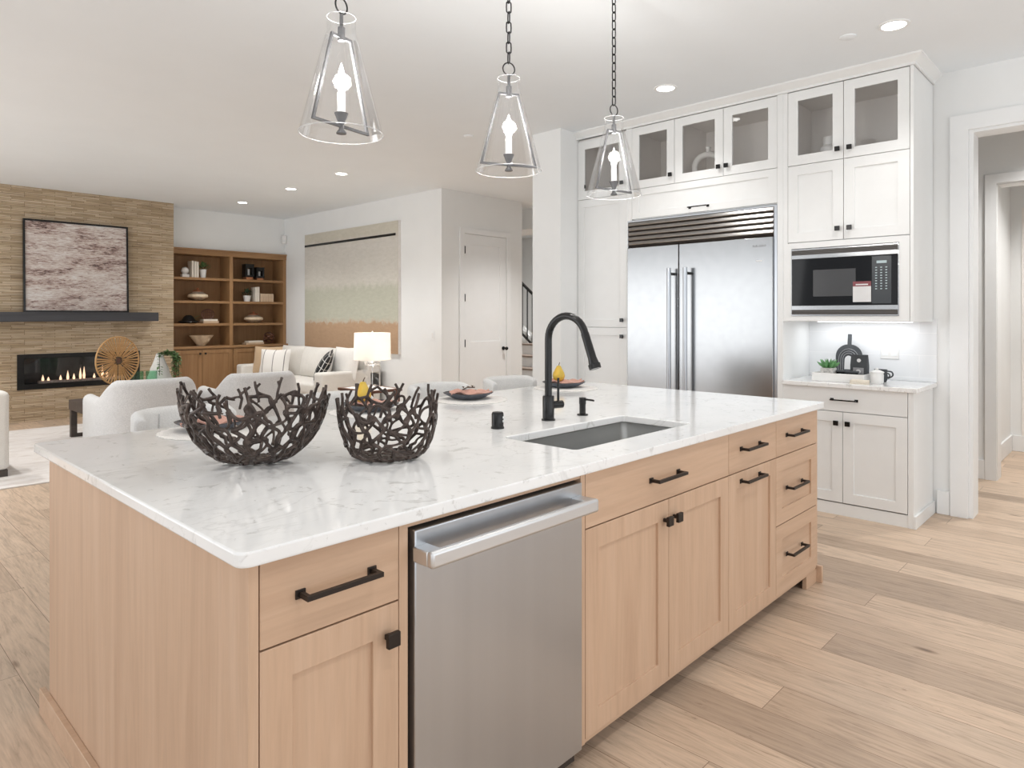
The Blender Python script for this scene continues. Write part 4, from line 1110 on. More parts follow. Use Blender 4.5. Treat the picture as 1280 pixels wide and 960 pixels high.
# arched serving board
bd = thing('serving_board', 'charcoal arch-shaped paddle board leaning on the backsplash', 'serving board', (5.27, 1.615, CT + 0.012), R(-90))
P = [(-0.075, 0.0)] + [(-0.088, 0.05)] + [(0.09 * math.cos(R(a)), 0.155 + 0.085 * math.sin(R(a))) for a in range(180, 105, -12)] + [(-0.013, 0.238), (-0.013, 0.315), (0.013, 0.315), (0.013, 0.238)] + [(0.09 * math.cos(R(a)), 0.155 + 0.085 * math.sin(R(a))) for a in range(72, -1, -12)] + [(0.088, 0.05), (0.075, 0.0)]
bo = obj('board', MB().prism(P, -0.008, 0.008), M['slate'], bd, 0.002, rot=(R(-8), 0, 0))
for r_ in (0.068, 0.053, 0.039):
    obj('arch_groove', MB().sweep([(-r_, -0.0085, 0.02)] + [(r_ * math.cos(R(a)), -0.0085, 0.13 + r_ * 1.1 * math.sin(R(a))) for a in range(180, -1, -15)] + [(r_, -0.0085, 0.02)], 0.002, 6), M['soft'], bo)
obj('cutout', MB().slab([], 0, 0) if False else MB().prism([(-0.026, 0.055)] + [(0.026 * math.cos(R(a)), 0.125 + 0.03 * math.sin(R(a))) for a in range(180, -1, -15)] + [(0.026, 0.055)], -0.0092, -0.0082), M['paper'], bo)
# succulent
su = thing('potted_succulent', 'green succulent in square mottled grey pot on the tray', 'succulent', (5.03, 1.672, CT + 0.012))
obj('pot', MB().box(-0.042, 0.042, -0.042, 0.042, 0, 0.078), M['terrazzo'], su, 0.004)
lv = MB()
for ring_, (n, el, L) in enumerate(((8, 22, 0.085), (7, 42, 0.075), (5, 68, 0.06))):
    for k in range(n):
        a = 2 * PI * k / n + ring_ * 0.4; dv = Vector((math.cos(a) * math.cos(R(el)), math.sin(a) * math.cos(R(el)), math.sin(R(el))))
        p = Vector((0, 0, 0.075)); lv.sweep([p, p + dv * L * 0.4, p + dv * L * 0.75 + Vector((0, 0, 0.004)), p + dv * L + Vector((0, 0, 0.012))], [0.006, 0.0125, 0.009, 0.001], 6, flat=0.5)
obj('leaves', lv, M['succulent'], su)
# coffee bag, tins, creamer, cup, towel
cb = thing('coffee_bag', 'dark grey coffee bag with pale label standing on tray', 'coffee bag', (5.10, 1.487, CT + 0.012), R(-90))
cbx = MB(); cbx.add([(-0.052, -0.03, 0), (0.052, -0.03, 0), (0.052, 0.03, 0), (-0.052, 0.03, 0), (-0.055, -0.026, 0.1), (0.055, -0.026, 0.1), (0.055, 0.026, 0.1), (-0.055, 0.026, 0.1), (-0.055, -0.004, 0.175), (0.055, -0.004, 0.175), (0.055, 0.004, 0.175), (-0.055, 0.004, 0.175)],
    [(3, 2, 1, 0), (0, 1, 5, 4), (1, 2, 6, 5), (2, 3, 7, 6), (3, 0, 4, 7), (4, 5, 9, 8), (5, 6, 10, 9), (6, 7, 11, 10), (7, 4, 8, 11), (8, 9, 10, 11)])
obj('bag', cbx, M['slate'], cb, 0.003)
obj('label', MB().box(-0.034, 0.034, -0.0305, -0.0295, 0.028, 0.085), M['soft'], cb)
obj('emblem', MB().cyl((0, -0.031, 0.058), (0, -0.0325, 0.058), 0.016, 20), M['paper'], cb)
obj('emblem', MB().cyl((0, -0.0165, 0.135), (0, -0.0195, 0.135), 0.013, 20), M['paper'], cb)
for k, (x, y, lb) in enumerate(((5.06, 1.585, 'low dark tin on the tray between succulent and coffee bag'), (5.03, 1.515, 'low dark tin on the tray in front of the coffee bag'))):
    tn = thing('tin', lb, 'tin', (x, y, CT + 0.012), R(-90 + 8 * k))
    obj('body', MB().box(-0.038, 0.038, -0.024, 0.024, 0, 0.05), M['blackgloss'], tn, 0.004)
    obj('lid', MB().box(-0.04, 0.04, -0.026, 0.026, 0.05, 0.062), M['slate'], tn, 0.003)
pt = thing('creamer_jug', 'dark ceramic jug behind the white cup right of the tray', 'jug', (5.18, 1.375, CT), R(-90))
obj('body', MB().lathe([(0, 0), (0.035, 0), (0.045, 0.03), (0.04, 0.07), (0.042, 0.085), (0.037, 0.085), (0.035, 0.07), (0, 0.02)], 26), M['slate'], pt)
obj('handle', MB().sweep(catmull([(0.04, 0, 0.075), (0.07, 0, 0.07), (0.075, 0, 0.045), (0.045, 0, 0.025)], 5), 0.005, 8), M['slate'], pt)
cup = thing('lidded_cup', 'white lidded sugar pot with dark curled handle on side countertop', 'cup', (5.02, 1.355, CT), R(-90))
obj('body', MB().lathe([(0, 0), (0.035, 0), (0.04, 0.01), (0.042, 0.07), (0.040, 0.074), (0, 0.074)], 28), M['white'], cup)
obj('lid', MB().lathe([(0, 0.074), (0.044, 0.074), (0.044, 0.079), (0.02, 0.09), (0.008, 0.093), (0.010, 0.102), (0, 0.107)], 28), M['white'], cup)
obj('handle', MB().sweep(catmull([(0.04, 0, 0.066), (0.066, 0, 0.072), (0.078, 0, 0.058), (0.07, 0, 0.045)], 5), 0.0045, 8), M['slate'], cup)
tw = thing('folded_towel', 'folded beige cloth towel hanging over the tray front corner', 'towel', (4.94, 1.43, CT), R(-90))
tb = MB()
for k in range(3):
    tb.shell([(-0.055 + 0.002 * k, -0.03), (-0.03, -0.034), (0.0, -0.032), (0.04, -0.035), (0.06, -0.03)], 0.05, 0.001 + 0.009 * k, 0.012 + 0.009 * k, 4)
obj('cloth', tb, M['beigefab'], tw, 0.002)

# ================================================================== CEILING FITTINGS
def can(x, y, label, first=None):
    t = thing('recessed_downlight', label, 'downlight', (x, y, H), 0, 'recessed ceiling downlights')
    obj('trim_ring', MB().lathe([(0.062, -0.001), (0.064, -0.006), (0.082, -0.005), (0.084, 0.0)], 40), M['trim'], t)
    obj('lens', MB().lathe([(0, -0.003), (0.063, -0.003), (0.063, 0.0), (0, 0)], 40), M['can'], t)
    return t
cans = [(4.443, 9.62, 'lit round downlight in the ceiling before the bookcase, farthest of all'), (4.40, 8.135, 'lit round downlight over the living room, second from bookcase'), (4.34, 6.844, 'lit round downlight over the living room, third from bookcase'),
        (4.335, 2.571, 'lit round downlight in the ceiling before the fridge'), (4.29, 1.071, 'large lit round downlight in the ceiling before the microwave tower')]
c0 = can(*cans[0])
for x, y, lb in cans[1:]: dup(c0, (x, y, H), None, lb)
def spot(x, y, e, size=120, blend=0.8):
    if x > 8.5: size = 168
    l = bpy.data.lights.new('downlight_and_fill_beam', 'SPOT'); l.energy = e; l.spot_size = R(size); l.spot_blend = blend; l.shadow_soft_size = 0.06; l.color = (1.0, 0.985, 0.965)
    o = bpy.data.objects.new('downlight_and_fill_beam', l); COL.objects.link(o); o.location = (x, y, H - 0.015)
for x, y, lb in cans: spot(x, y, 90 if y > 5 else 30)
for x, y, e in ((0.6, 9.6, 90), (0.6, 8.1, 90), (0.6, 6.8, 90), (6.2, 0.4, 110), (7.6, 0.2, 130), (8.75, 7.6, 230), (6.6, 5.4, 150), (1.0, 0.0, 38), (2.7, 0.0, 38)): spot(x, y, e)  # extra unseen spots without fixtures, added to fill living room, halls and aisle
for nm, x, y, lb in (('smoke_detector', 4.24, 4.568, 'flat white round detector on the ceiling beside the middle pendant'), ('sprinkler_cover', 4.285, 1.314, 'small flat white round cover on the ceiling beside the large downlight')):
    tag(obj(nm, MB().lathe([(0, -0.008), (0.04, -0.008), (0.046, -0.004), (0.047, 0), (0, 0)], 32), M['ceiling'], None, loc=(x, y, H)), lb, 'ceiling fitting')
ms = thing('motion_sensor', 'small white motion sensor in the wall corner above the bookcase', 'sensor', (5.69, 10.735, 2.655), R(-45))
obj('housing', MB().box(-0.035, 0.035, -0.035, 0.03, -0.07, 0.07), M['white'], ms, 0.012, 3)
obj('lens', MB().box(-0.022, 0.022, -0.038, -0.034, -0.045, 0.0), M['paper'], ms)
ls = thing('light_switch', 'white light switch plate on the wall right of the big canvas', 'light switch', (5.716, 6.85, 1.10), R(-90))
obj('cover_plate', MB().box(-0.038, 0.038, -0.006, 0, -0.06, 0.06), M['trim'], ls, 0.002)
obj('rocker', MB().box(-0.016, 0.016, -0.009, -0.006, -0.033, 0.033), M['white'], ls, 0.002)

# ================================================================== LIVING ROOM
o = obj('area_rug', MB().box(0.1, 4.28, 6.50, 9.70, 0.0, 0.012), M['rug'], None, 0.004); tag(o, 'large ivory mottled area rug under the living room seating', 'rug')
# fireplace
fp = thing('fireplace_insert', 'black linear gas fireplace set in the stone chimney breast', 'fireplace', (0, 10.45, 0))
obj('surround', MB().frame(FBX0 - 0.05, FBX1 + 0.05, FBZ0 - 0.045, FBZ1 + 0.03, -0.012, 0.03, 0.075, 0.075, 0.07, 0.055), M['black'], fp, 0.002)
obj('firebox', MB().frame(FBX0 + 0.002, FBX1 - 0.002, FBZ0 + 0.002, FBZ1 - 0.002, 0.03, 0.26, 0.012, 0.012, 0.012, 0.012, back=0.25), M['firebox'], fp, smooth=False)
obj('ember_bed', MB().box(FBX0 + 0.2, FBX1 - 0.1, 0.07, 0.19, FBZ0 + 0.016, FBZ0 + 0.05), M['ember'], fp, 0.01)
q = random.Random(4)
for k, (x, h) in enumerate(((2.20, 0.06), (2.26, 0.04), (2.40, 0.05), (2.48, 0.09), (2.55, 0.06), (2.63, 0.11), (2.68, 0.12), (2.80, 0.05), (2.90, 0.13), (2.95, 0.07), (3.04, 0.05))):
    h *= 1.45; fl = MB().lathe([(0, 0), (0.012, 0.006), (0.016, h * 0.28), (0.009, h * 0.62), (0, h)], 10, (x, 0.10 + q.uniform(0, 0.05), FBZ0 + 0.045))
    obj('flame', fl, M['flame'], fp)
obj('glass_front', MB().box(FBX0 + 0.03, FBX1 - 0.03, 0.012, 0.016, FBZ0 + 0.03, FBZ1 - 0.03), M['fireglass'], fp, smooth=False)
o = obj('fireplace_mantel', MB().box(-0.9, 3.50, 10.20, 10.448, 1.285, 1.405), M['mantel'], None, 0.004); tag(o, 'long charcoal wood mantel beam on the stone fireplace wall', 'mantel')
pc = thing('framed_picture', 'black framed square abstract with brown streaks standing on mantel', 'picture', (2.555, 10.36, 1.405), 0)
obj('frame', MB().frame(-0.605, 0.605, 0.0, 1.19, -0.02, 0.025, 0.022, 0.022, 0.022, 0.022), M['black'], pc, 0.001)
obj('canvas', MB().box(-0.585, 0.585, -0.004, 0.02, 0.02, 1.17), M['streaks'], pc)
pc.rotation_euler = (R(-2), 0, 0)
# big canvas on the art wall
ca = thing('wall_canvas', 'large unframed abstract canvas in cream, sage and tan above sofa', 'painting', (5.716, 10.03, 0.83))
obj('canvas', MB().box(-0.045, -0.002, -2.49, 0.0, 0.0, 1.84), M['bands'], ca)
obj('black_stripe', MB().sweep([(-0.047, -2.42, 1.672), (-0.047, -0.001, 1.640)], 0.017, 4, phase=PI / 4, flat=0.2) if False else MB().box(-0.0475, -0.045, -2.44, -0.001, 1.640, 1.675), M['black'], ca)
obj('float_frame', MB().frame(0.0, 2.506, -0.008, 1.848, -0.040, 0.0, 0.006, 0.006, 0.006, 0.006).xf(Matrix.Translation((-0.001, 0.008, 0)) @ Matrix.Rotation(R(-90), 4, 'Z')), M['whitefab'], ca)

# built-in bookcase
SX0, SX1 = 3.80, 5.712
bc = thing('built_in_bookcase', 'warm oak built-in bookcase with open shelves over low cabinet doors', 'bookcase', (SX0, 10.72, 0))
W_ = SX1 - SX0; SD = 0.37; SH = M['shelfX']; SV = M['shelfZ']
obj('back_panel', MB().box(0, W_, SD, SD + 0.02, 0.0, 2.39), SV, bc)
obj('side_panel', MB().box(0, 0.03, 0, SD, 0.87, 2.39), SV, bc)
obj('side_panel', MB().box(W_ - 0.055, W_, 0, SD, 0.87, 2.39), SV, bc)
obj('upright', MB().box(0.94, 0.995, 0, SD, 0.87, 2.31), SV, bc)
obj('top_trim', MB().box(0, W_, -0.012, SD, 2.305, 2.395), SH, bc, 0.002)
obj('cornice', MB().box(0, W_, -0.03, 0.06, 2.375, 2.398), SH, bc, 0.002)
for z in (1.953, 1.593, 1.242):
    for a, b_ in ((0.03, 0.94), (0.995, W_ - 0.055)): obj('shelf', MB().box(a, b_, 0.004, SD, z - 0.038, z), SH, bc, 0.001)
obj('base_top', MB().box(0, W_, -0.07, SD, 0.852, 0.888), SH, bc, 0.003)
obj('base_case', MB().box(0, W_, -0.035, SD, 0.10, 0.852), SV, bc)
obj('plinth', MB().box(0, W_, -0.01, SD, 0.0, 0.10), M['gap'], bc)
for (a, b_, kx) in ((0.02, 0.488, 0.45), (0.492, 0.955, 0.53), (0.985, 1.43, 1.39), (1.434, W_ - 0.02, 1.474)):
    d = shaker('door', bc, a, b_, 0.11, 0.835, SV, y=-0.057, st=0.06); sqknob(d, kx, 0.775, M['black'], y=-0.057, s=0.014)
# shelf decor
Z1, Z2, Z3, Z4 = 1.9535, 1.5935, 1.2425, 0.8885
YS = 10.85
t = thing('orb_sculpture', 'white orb on a white block, left on the top shelf', 'sculpture', (4.10, YS, Z1))
obj('block', MB().box(-0.055, 0.055, -0.04, 0.04, 0, 0.05), M['whitematte'], t, 0.003); obj('orb', MB().sphere((0, 0, 0.103), 0.056, 22), M['whitematte'], t)
def book(x, y, z, wd, h, dp, mat, label, group, flat=False):
    t = thing('book', label, 'book', (x, y, z), 0, group)
    if flat:
        obj('cover', MB().box(-wd / 2, wd / 2, -dp / 2, dp / 2, 0, h), mat, t, 0.002); obj('pages', MB().box(-wd / 2 + 0.004, wd / 2 + 0.001, -dp / 2 + 0.006, dp / 2 - 0.004, 0.004, h - 0.004), M['paper'], t)
    else:
        obj('cover', MB().box(-wd / 2, wd / 2, -dp / 2, dp / 2, 0, h), mat, t, 0.002); obj('pages', MB().box(-wd / 2 + 0.003, wd / 2 - 0.003, -dp / 2 + 0.004, dp / 2 - 0.004, 0.004, h + 0.0008), M['paper'], t)
    return t
for k, (x, h, nm) in enumerate(((4.188, 0.255, 'leftmost'), (4.226, 0.25, 'middle'), (4.262, 0.245, 'rightmost'))):
    book(x, YS, Z1, 0.031, h, 0.17, M['page'], nm + ' of three upright cream books on the top shelf', 'cream books on the top shelf')
def potted(x, z, pr, ph, fr, mat_l, label, seed, pot='white'):
    q = random.Random(seed); t = thing('potted_plant', label, 'plant', (x, YS, z))
    obj('pot', MB().lathe([(0, 0), (pr * 0.75, 0), (pr, ph), (pr * 0.9, ph), (pr * 0.85, ph - 0.012), (0, ph - 0.012)], 26), M[pot], t)
    b = MB()
    for k in range(95):
        a = q.uniform(0, 2 * PI); e = q.uniform(0.1, 1.4); r = fr * q.uniform(0.35, 1)
        p = Vector((r * math.cos(a) * math.cos(e), r * math.sin(a) * math.cos(e), ph + r * math.sin(e) * 0.95))
        b.leaf(p, (math.cos(a) * math.cos(e), math.sin(a) * math.cos(e), math.sin(e) + q.uniform(-0.5, 0.3)), fr * 0.42, fr * 0.22)
    obj('foliage', b, mat_l, t, smooth=False)
    s_ = MB()
    for k in range(7):
        a = q.uniform(0, 2 * PI); s_.sweep([(0, 0, ph - 0.012), (fr * 0.5 * math.cos(a), fr * 0.5 * math.sin(a), ph + fr * 0.6)], 0.003, 5)
    obj('stems', s_, M['stem'], t)
potted(4.375, Z1, 0.052, 0.135, 0.105, M['leaf'], 'small leafy plant in tall white pot on the top shelf', 2)
potted(5.088, Z2, 0.062, 0.10, 0.105, M['darkleaf'], 'dark bushy plant in white pot on the second shelf', 3)
for k, (x, s_, lb) in enumerate(((5.105, 1.0, 'taller black candle lantern on copper base, top shelf right'), (5.29, 0.82, 'shorter black candle lantern on copper base, top shelf right'))):
    t = thing('candle_lantern', lb, 'lantern', (x, YS, Z1), 0, 'black lanterns on the top shelf'); w2 = 0.07 * (1 if k == 0 else 0.95); h = 0.245 * s_
    obj('base', MB().box(-w2 * 0.8, w2 * 0.8, -w2 * 0.8, w2 * 0.8, 0, 0.045 * s_), M['copper'], t, 0.003)
    obj('frame', MB().frame(-w2, w2, 0.045 * s_, h, -w2, w2, 0.03, 0.03, 0.03, 0.05), M['black'], t, 0.002)
    obj('roof', MB().box(-w2 * 1.05, w2 * 1.05, -w2 * 1.05, w2 * 1.05, h, h + 0.012), M['black'], t)
    obj('candle', MB().lathe([(0, 0.075 * s_), (0.026, 0.075 * s_), (0.026, h * 0.72), (0, h * 0.72)], 18), M['paper'], t)
def jar(x, z, r, h, label):
    t = thing('lidded_jar', label, 'jar', (x, YS, z), 0, 'squat smoked glass jars in the bookcase')
    obj('body', MB().lathe([(0, 0), (r * 0.5, 0), (r * 0.86, h * 0.16), (r, h * 0.34), (r * 0.9, h * 0.52), (r * 0.55, h * 0.72), (r * 0.5, h * 0.74), (0, h * 0.74)], 36), M['smoke'], t)
    obj('band', MB().lathe([(r * 0.90, h * 0.22), (r * 1.012, h * 0.33), (r * 0.93, h * 0.5), (r * 0.86, h * 0.5)], 36), M['bone'], t)
    obj('lid', MB().lathe([(r * 0.56, h * 0.72), (r * 0.45, h * 0.82), (r * 0.12, h * 0.88), (r * 0.08, h * 0.92), (r * 0.13, h), (0, h * 1.01)], 30), M['copper'], t)
jar(4.295, Z2, 0.15, 0.20, 'squat smoked glass lidded jar on the left second shelf')
jar(5.20, Z3, 0.15, 0.185, 'squat smoked glass lidded jar on the right third shelf')
book(5.21, YS, Z2, 0.035, 0.24, 0.16, M['page'], 'taller upright cream book beside the dark plant', 'upright books beside the dark plant')
book(5.247, YS, Z2, 0.035, 0.245, 0.16, M['page'], 'cream upright book right of the first, second shelf', 'upright books beside the dark plant')
for k, nm in enumerate(('first', 'second', 'third', 'fourth', 'fifth')):
    book(5.305 + 0.047 * k, YS, Z2, 0.045, 0.135, 0.15, M['kraft'], nm + ' from the left of the short tan books, right second shelf', 'short tan books')
t = thing('hat_sculpture', 'black peaked dish with a green leaf on the left third shelf', 'sculpture', (4.155, YS, Z3))
obj('dish', MB().lathe([(0, 0), (0.10, 0), (0.155, 0.02), (0.15, 0.03), (0.10, 0.05), (0.07, 0.10), (0.04, 0.125), (0, 0.13)], 28), M['black'], t)
obj('sprig', MB().leaf((0.06, -0.03, 0.06), (0.8, -0.2, 0.5), 0.13, 0.07).leaf((0.08, -0.02, 0.05), (1, 0, 0.1), 0.11, 0.05), M['leaf'], t, smooth=False)
book(4.47, YS, Z3, 0.24, 0.033, 0.16, M['kraft'], 'tan book lying flat, lower of the pair under woven oval', 'flat books under the woven oval', True)
book(4.465, YS, Z3 + 0.0335, 0.22, 0.03, 0.15, M['page'], 'cream book lying flat, upper of the pair under woven oval', 'flat books under the woven oval', True)
t = thing('woven_oval', 'brown woven oval standing on the flat books, left third shelf', 'ornament', (4.45, YS, Z3 + 0.064))
obj('hoop', MB().sweep([(0.097 * math.cos(2 * PI * k / 36), 0, 0.078 + 0.078 * math.sin(2 * PI * k / 36)) for k in range(36)], 0.009, 8, closed=True), M['walnut'], t)
wb = MB()
for k in range(5):
    z = -0.055 + 0.0275 * k; hw = 0.095 * math.sqrt(max(0.01, 1 - (z / 0.078) ** 2)); wb.sweep([(-hw, 0, 0.078 + z), (0, -0.006 * (-1) ** k, 0.078 + z + 0.006), (hw, 0, 0.078 + z)], 0.0055, 6)
for k in range(5):
    x = -0.06 + 0.03 * k; hz = 0.076 * math.sqrt(max(0.01, 1 - (x / 0.097) ** 2)); wb.sweep([(x, 0, 0.078 - hz), (x + 0.004, 0.006 * (-1) ** k, 0.078), (x, 0, 0.078 + hz)], 0.0055, 6)
obj('weave', wb, M['walnut'], t)['kind'] = 'stuff'
t = thing('angular_bowl', 'pale carved wide bowl with notched rim on the left lowest shelf', 'bowl', (4.35, YS, Z4))
def ang(a): return 1.0 + 0.10 * math.cos(4 * a)
obj('bowl_body', MB().lathe([(0, 0), (0.055, 0), (0.09, 0.05), (0.165, 0.155), (0.17, 0.165), (0.158, 0.165), (0.08, 0.06), (0.04, 0.02), (0, 0.02)], 40, wob=ang), M['bone'], t)
obj('orb', MB().sphere((0.045, -0.06, 0.105), 0.06, 20), M['bone'], t)
book(5.19, YS, Z4, 0.30, 0.03, 0.17, M['kraft'], 'tan book lying flat, lower of the pair on lowest shelf', 'flat books on the lowest shelf', True)
book(5.205, YS, Z4 + 0.0305, 0.25, 0.028, 0.15, M['page'], 'cream book lying flat, upper of the pair on lowest shelf', 'flat books on the lowest shelf', True)
t = thing('knot_sculpture', 'brown interlaced ring knot sculpture on the right lowest shelf', 'sculpture', (5.47, YS, Z4))
for k, (rx_, rz_2) in enumerate(((0, 0), (55, 40), (-50, 80), (20, -60))):
    mt = Matrix.Translation((0, 0, 0.102)) @ Matrix.Rotation(R(rz_2), 4, 'Z') @ Matrix.Rotation(R(rx_), 4, 'X')
    obj('ring', MB().sweep([(0.088 * math.cos(2 * PI * i / 32), 0, 0.088 * math.sin(2 * PI * i / 32)) for i in range(32)], 0.0105, 8, closed=True).xf(mt), M['walnut'], t)

# sofa
so = thing('sofa', 'long ivory upholstered sofa against the wall under the big canvas', 'sofa', (5.66, 7.88, 0.0), 0)
UP = M['upholstery']
obj('base', MB().box(-0.96, -0.03, 0.012, 2.488, 0.07, 0.30), UP, so, 0.02, 3)
obj('plinth', MB().box(-0.93, -0.05, 0.05, 2.45, 0.013, 0.07), M['darkwood'], so)
obj('arm', MB().box(-0.97, -0.02, 0.0, 0.20, 0.28, 0.605), UP, so, 0.035, 4)
obj('arm', MB().box(-0.97, -0.02, 2.30, 2.50, 0.28, 0.605), UP, so, 0.035, 4)
obj('back', MB().box(-0.24, -0.02, 0.0, 2.50, 0.28, 0.74), UP, so, 0.04, 4)
for k in range(2): obj('seat_cushion', MB().box(-0.96, -0.25, 0.205 + 1.047 * k, 1.248 + 1.047 * k, 0.30, 0.45), UP, so, 0.035, 4)
for k in range(3):
    o = obj('back_cushion', MB().pillow(0.70, 0.48, 0.26, 16, 0.03), UP, so, loc=(-0.33, 0.56 + 0.69 * k, 0.655), rot=(R(-10), 0, R(-90)))
def pillow(name, label, loc, w, h, t, mat, rot):
    o = obj(name, MB().pillow(w, h, t), mat, None, loc=loc, rot=rot); return tag(o, label, 'pillow', 'throw pillows on the sofa')
pillow('throw_pillow', 'plain tan square pillow beside the far sofa arm', (5.02, 10.02, 0.655), 0.50, 0.46, 0.17, M['tanfab'], (R(-12), 0, R(-62)))
pillow('throw_pillow', 'white pillow with thin dark stripes in front of the tan pillow', (4.93, 9.60, 0.645), 0.48, 0.43, 0.16, M['striped'], (R(-14), 0, R(-55)))
pillow('throw_pillow', 'black pillow with white grid lines leaning at the near sofa end', (4.96, 8.27, 0.665), 0.47, 0.46, 0.15, M['grid'], (R(-30), R(8), R(-125)))
pillow('throw_pillow', 'white embroidered pillow partly hidden behind the table lamp', (5.20, 8.10, 0.70), 0.50, 0.46, 0.18, M['whitefab'], (R(-14), 0, R(-80)))

# side table and lamp
sdt = thing('side_table', 'walnut side table with glass top and tapered legs beside sofa arm', 'side table', (4.575, 6.62, 0))
obj('top_frame', yring(-0.235, 0.235, -0.31, 0.31, 0.487, 0.517, 0.05), M['walnut'], sdt, 0.004)
obj('glass_top', MB().box(-0.187, 0.187, -0.262, 0.262, 0.507, 0.516), M['marble'] if 'marble' in M else M['paper'], sdt)
for sx in (-1, 1):
    for sy in (-1, 1):
        obj('leg', MB().sweep([(sx * 0.19, sy * 0.26, 0.488), (sx * 0.205, sy * 0.28, 0.0)], [0.04, 0.018], 4, phase=PI / 4), M['walnut'], sdt, 0.003)
lp = thing('table_lamp', 'lit table lamp with white drum shade and clear glass gourd base', 'lamp', (4.61, 6.62, 0.518))
obj('base', MB().lathe([(0, 0), (0.085, 0), (0.088, 0.008), (0.085, 0.016), (0, 0.016)], 30), M['lamp_glass'], lp)
obj('glass_gourd', MB().lathe([(0.05, 0.016), (0.085, 0.035), (0.092, 0.065), (0.07, 0.10), (0.05, 0.12), (0.055, 0.135), (0.098, 0.165), (0.112, 0.205), (0.105, 0.24), (0.06, 0.265), (0.02, 0.275)], 36), M['lamp_glass'], lp, angle=180)
obj('glass_ring', MB().sweep([(0.075 * math.cos(2 * PI * k / 36), 0.075 * math.sin(2 * PI * k / 36), 0.285) for k in range(36)], 0.022, 10, closed=True), M['clear_ring'], lp)
obj('rod', MB().cyl((0, 0, 0.016), (0, 0, 0.63), 0.005, 12), M['steelX'], lp)
obj('lamp_shade', MB().lathe([(0.215, 0.327), (0.208, 0.64), (0.206, 0.64), (0.213, 0.327)], 48), M['lampshade'], lp, angle=60)
obj('shade_spider', MB().sweep([(-0.208, 0, 0.625), (0.208, 0, 0.625)], 0.0025, 6).sweep([(0, -0.208, 0.625), (0, 0.208, 0.625)], 0.0025, 6), M['steelX'], lp)
obj('finial', MB().lathe([(0, 0.63), (0.006, 0.63), (0.012, 0.645), (0.008, 0.66), (0, 0.663)], 14), M['white'], lp)
l = bpy.data.lights.new('lamp_light', 'POINT'); l.energy = 10; l.shadow_soft_size = 0.04; l.color = (1, 0.92, 0.82)
o = bpy.data.objects.new('lamp_light', l); COL.objects.link(o); o.location = (4.61, 6.62, 0.518 + 0.49)
# swivel armchairs (backs to the kitchen)
def armchair(loc, rz, label):
    t = thing('swivel_armchair', label, 'armchair', loc, rz, 'barrel armchairs facing the fireplace')
    path = [(-0.38, 0.40), (-0.39, 0.28)] + sarc(0, 0.08, 0.39, 0.40, 180, 360, 34) + [(0.39, 0.28), (0.38, 0.40)]
    n = len(path); zt = []
    for k in range(n):
        u = abs(2 * k / (n - 1) - 1)
        s_ = min(1, max(0, (u - 0.40) / 0.36)); s_ = s_ * s_ * (3 - 2 * s_); zt.append(0.765 - 0.165 * s_)
    obj('backrest', MB().shell(path, 0.12, 0.10, zt, 8), M['greyfab'], t, 0.02, 3)
    obj('seat', MB().slab(rrect(-0.37, 0.37, -0.26, 0.44, 0.15, 6), 0.12, 0.42), M['upholstery'], t, 0.04, 4)
    obj('back_cushion', MB().pillow(0.56, 0.34, 0.16), M['upholstery'], t, loc=(0, -0.16, 0.53), rot=(R(10), 0, 0))
    obj('swivel_base', MB().lathe([(0, 0), (0.30, 0), (0.30, 0.03), (0.08, 0.05), (0.08, 0.11), (0, 0.11)], 32), M['darkwood'], t)
    return t
a0 = armchair((2.265, 6.95, 0.0125), R(-4), 'pale grey barrel armchair seen from behind, left of the two by fireplace')
dup(a0, (3.30, 6.92, 0.0125), R(-6), 'pale grey barrel armchair seen from behind, right one nearer the sofa')
# opposite sofa at the left edge
s2 = thing('ivory_loveseat', 'ivory upholstered sofa end at the left edge, opposite the long sofa', 'sofa', (1.215, 6.94, 0.0125))
obj('base', MB().box(-0.935, -0.012, 0.10, 2.085, 0.055, 0.30), UP, s2, 0.02, 3)
obj('arm', MB().box(-0.95, 0.0, 0.0, 0.20, 0.055, 0.71), UP, s2, 0.04, 4)
obj('arm', MB().box(-0.95, 0.0, 1.9, 2.1, 0.28, 0.71), UP, s2, 0.04, 4)
obj('back', MB().box(-0.95, -0.72, 0.0, 2.1, 0.28, 0.78), UP, s2, 0.04, 4)
obj('seat_cushion', MB().box(-0.72, -0.01, 0.205, 1.895, 0.30, 0.46), UP, s2, 0.03, 4)
obj('plinth', MB().box(-0.9, -0.012, 0.015, 2.05, 0.0, 0.055), M['darkwood'], s2)
# coffee table with its ornaments
ctb = thing('coffee_table', 'dark stained open-frame coffee table on the rug before the fireplace', 'coffee table', (2.07, 7.62, 0.0125))
obj('top', MB().box(0, 1.25, 0, 1.16, 0.30, 0.41), M['darkwood'], ctb, 0.004)
for y in (0.04, 1.06):
    for x in (0.0, 1.19): obj('leg', MB().box(x, x + 0.06, y, y + 0.06, 0, 0.30), M['darkwood'], ctb, 0.002)
    obj('stretcher', MB().box(0.06, 1.19, y, y + 0.06, 0, 0.035), M['darkwood'], ctb, 0.002)
TZ = 0.423
wd = thing('wicker_disc', 'round golden wicker disc sculpture on a stand on coffee table', 'sculpture', (2.395, 8.2, TZ), R(22))
cz = 0.445; rr = 0.258
dk = obj('disc', MB().sweep([(rr * math.cos(2 * PI * k / 40), 0, cz + rr * 1.0 * math.sin(2 * PI * k / 40)) for k in range(40)], 0.009, 8, closed=True), M['wicker'], wd)
sp_ = MB(); q = random.Random(9)
for k in range(46):
    a = 2 * PI * k / 46 + q.uniform(-0.025, 0.025); ri = 0.035 if k % 2 else q.uniform(0.05, 0.11)
    sp_.sweep([(ri * math.cos(a), q.uniform(-0.012, 0.004), cz + ri * math.sin(a)), (rr * math.cos(a), 0, cz + rr * math.sin(a))], [0.006, 0.0098], 6)
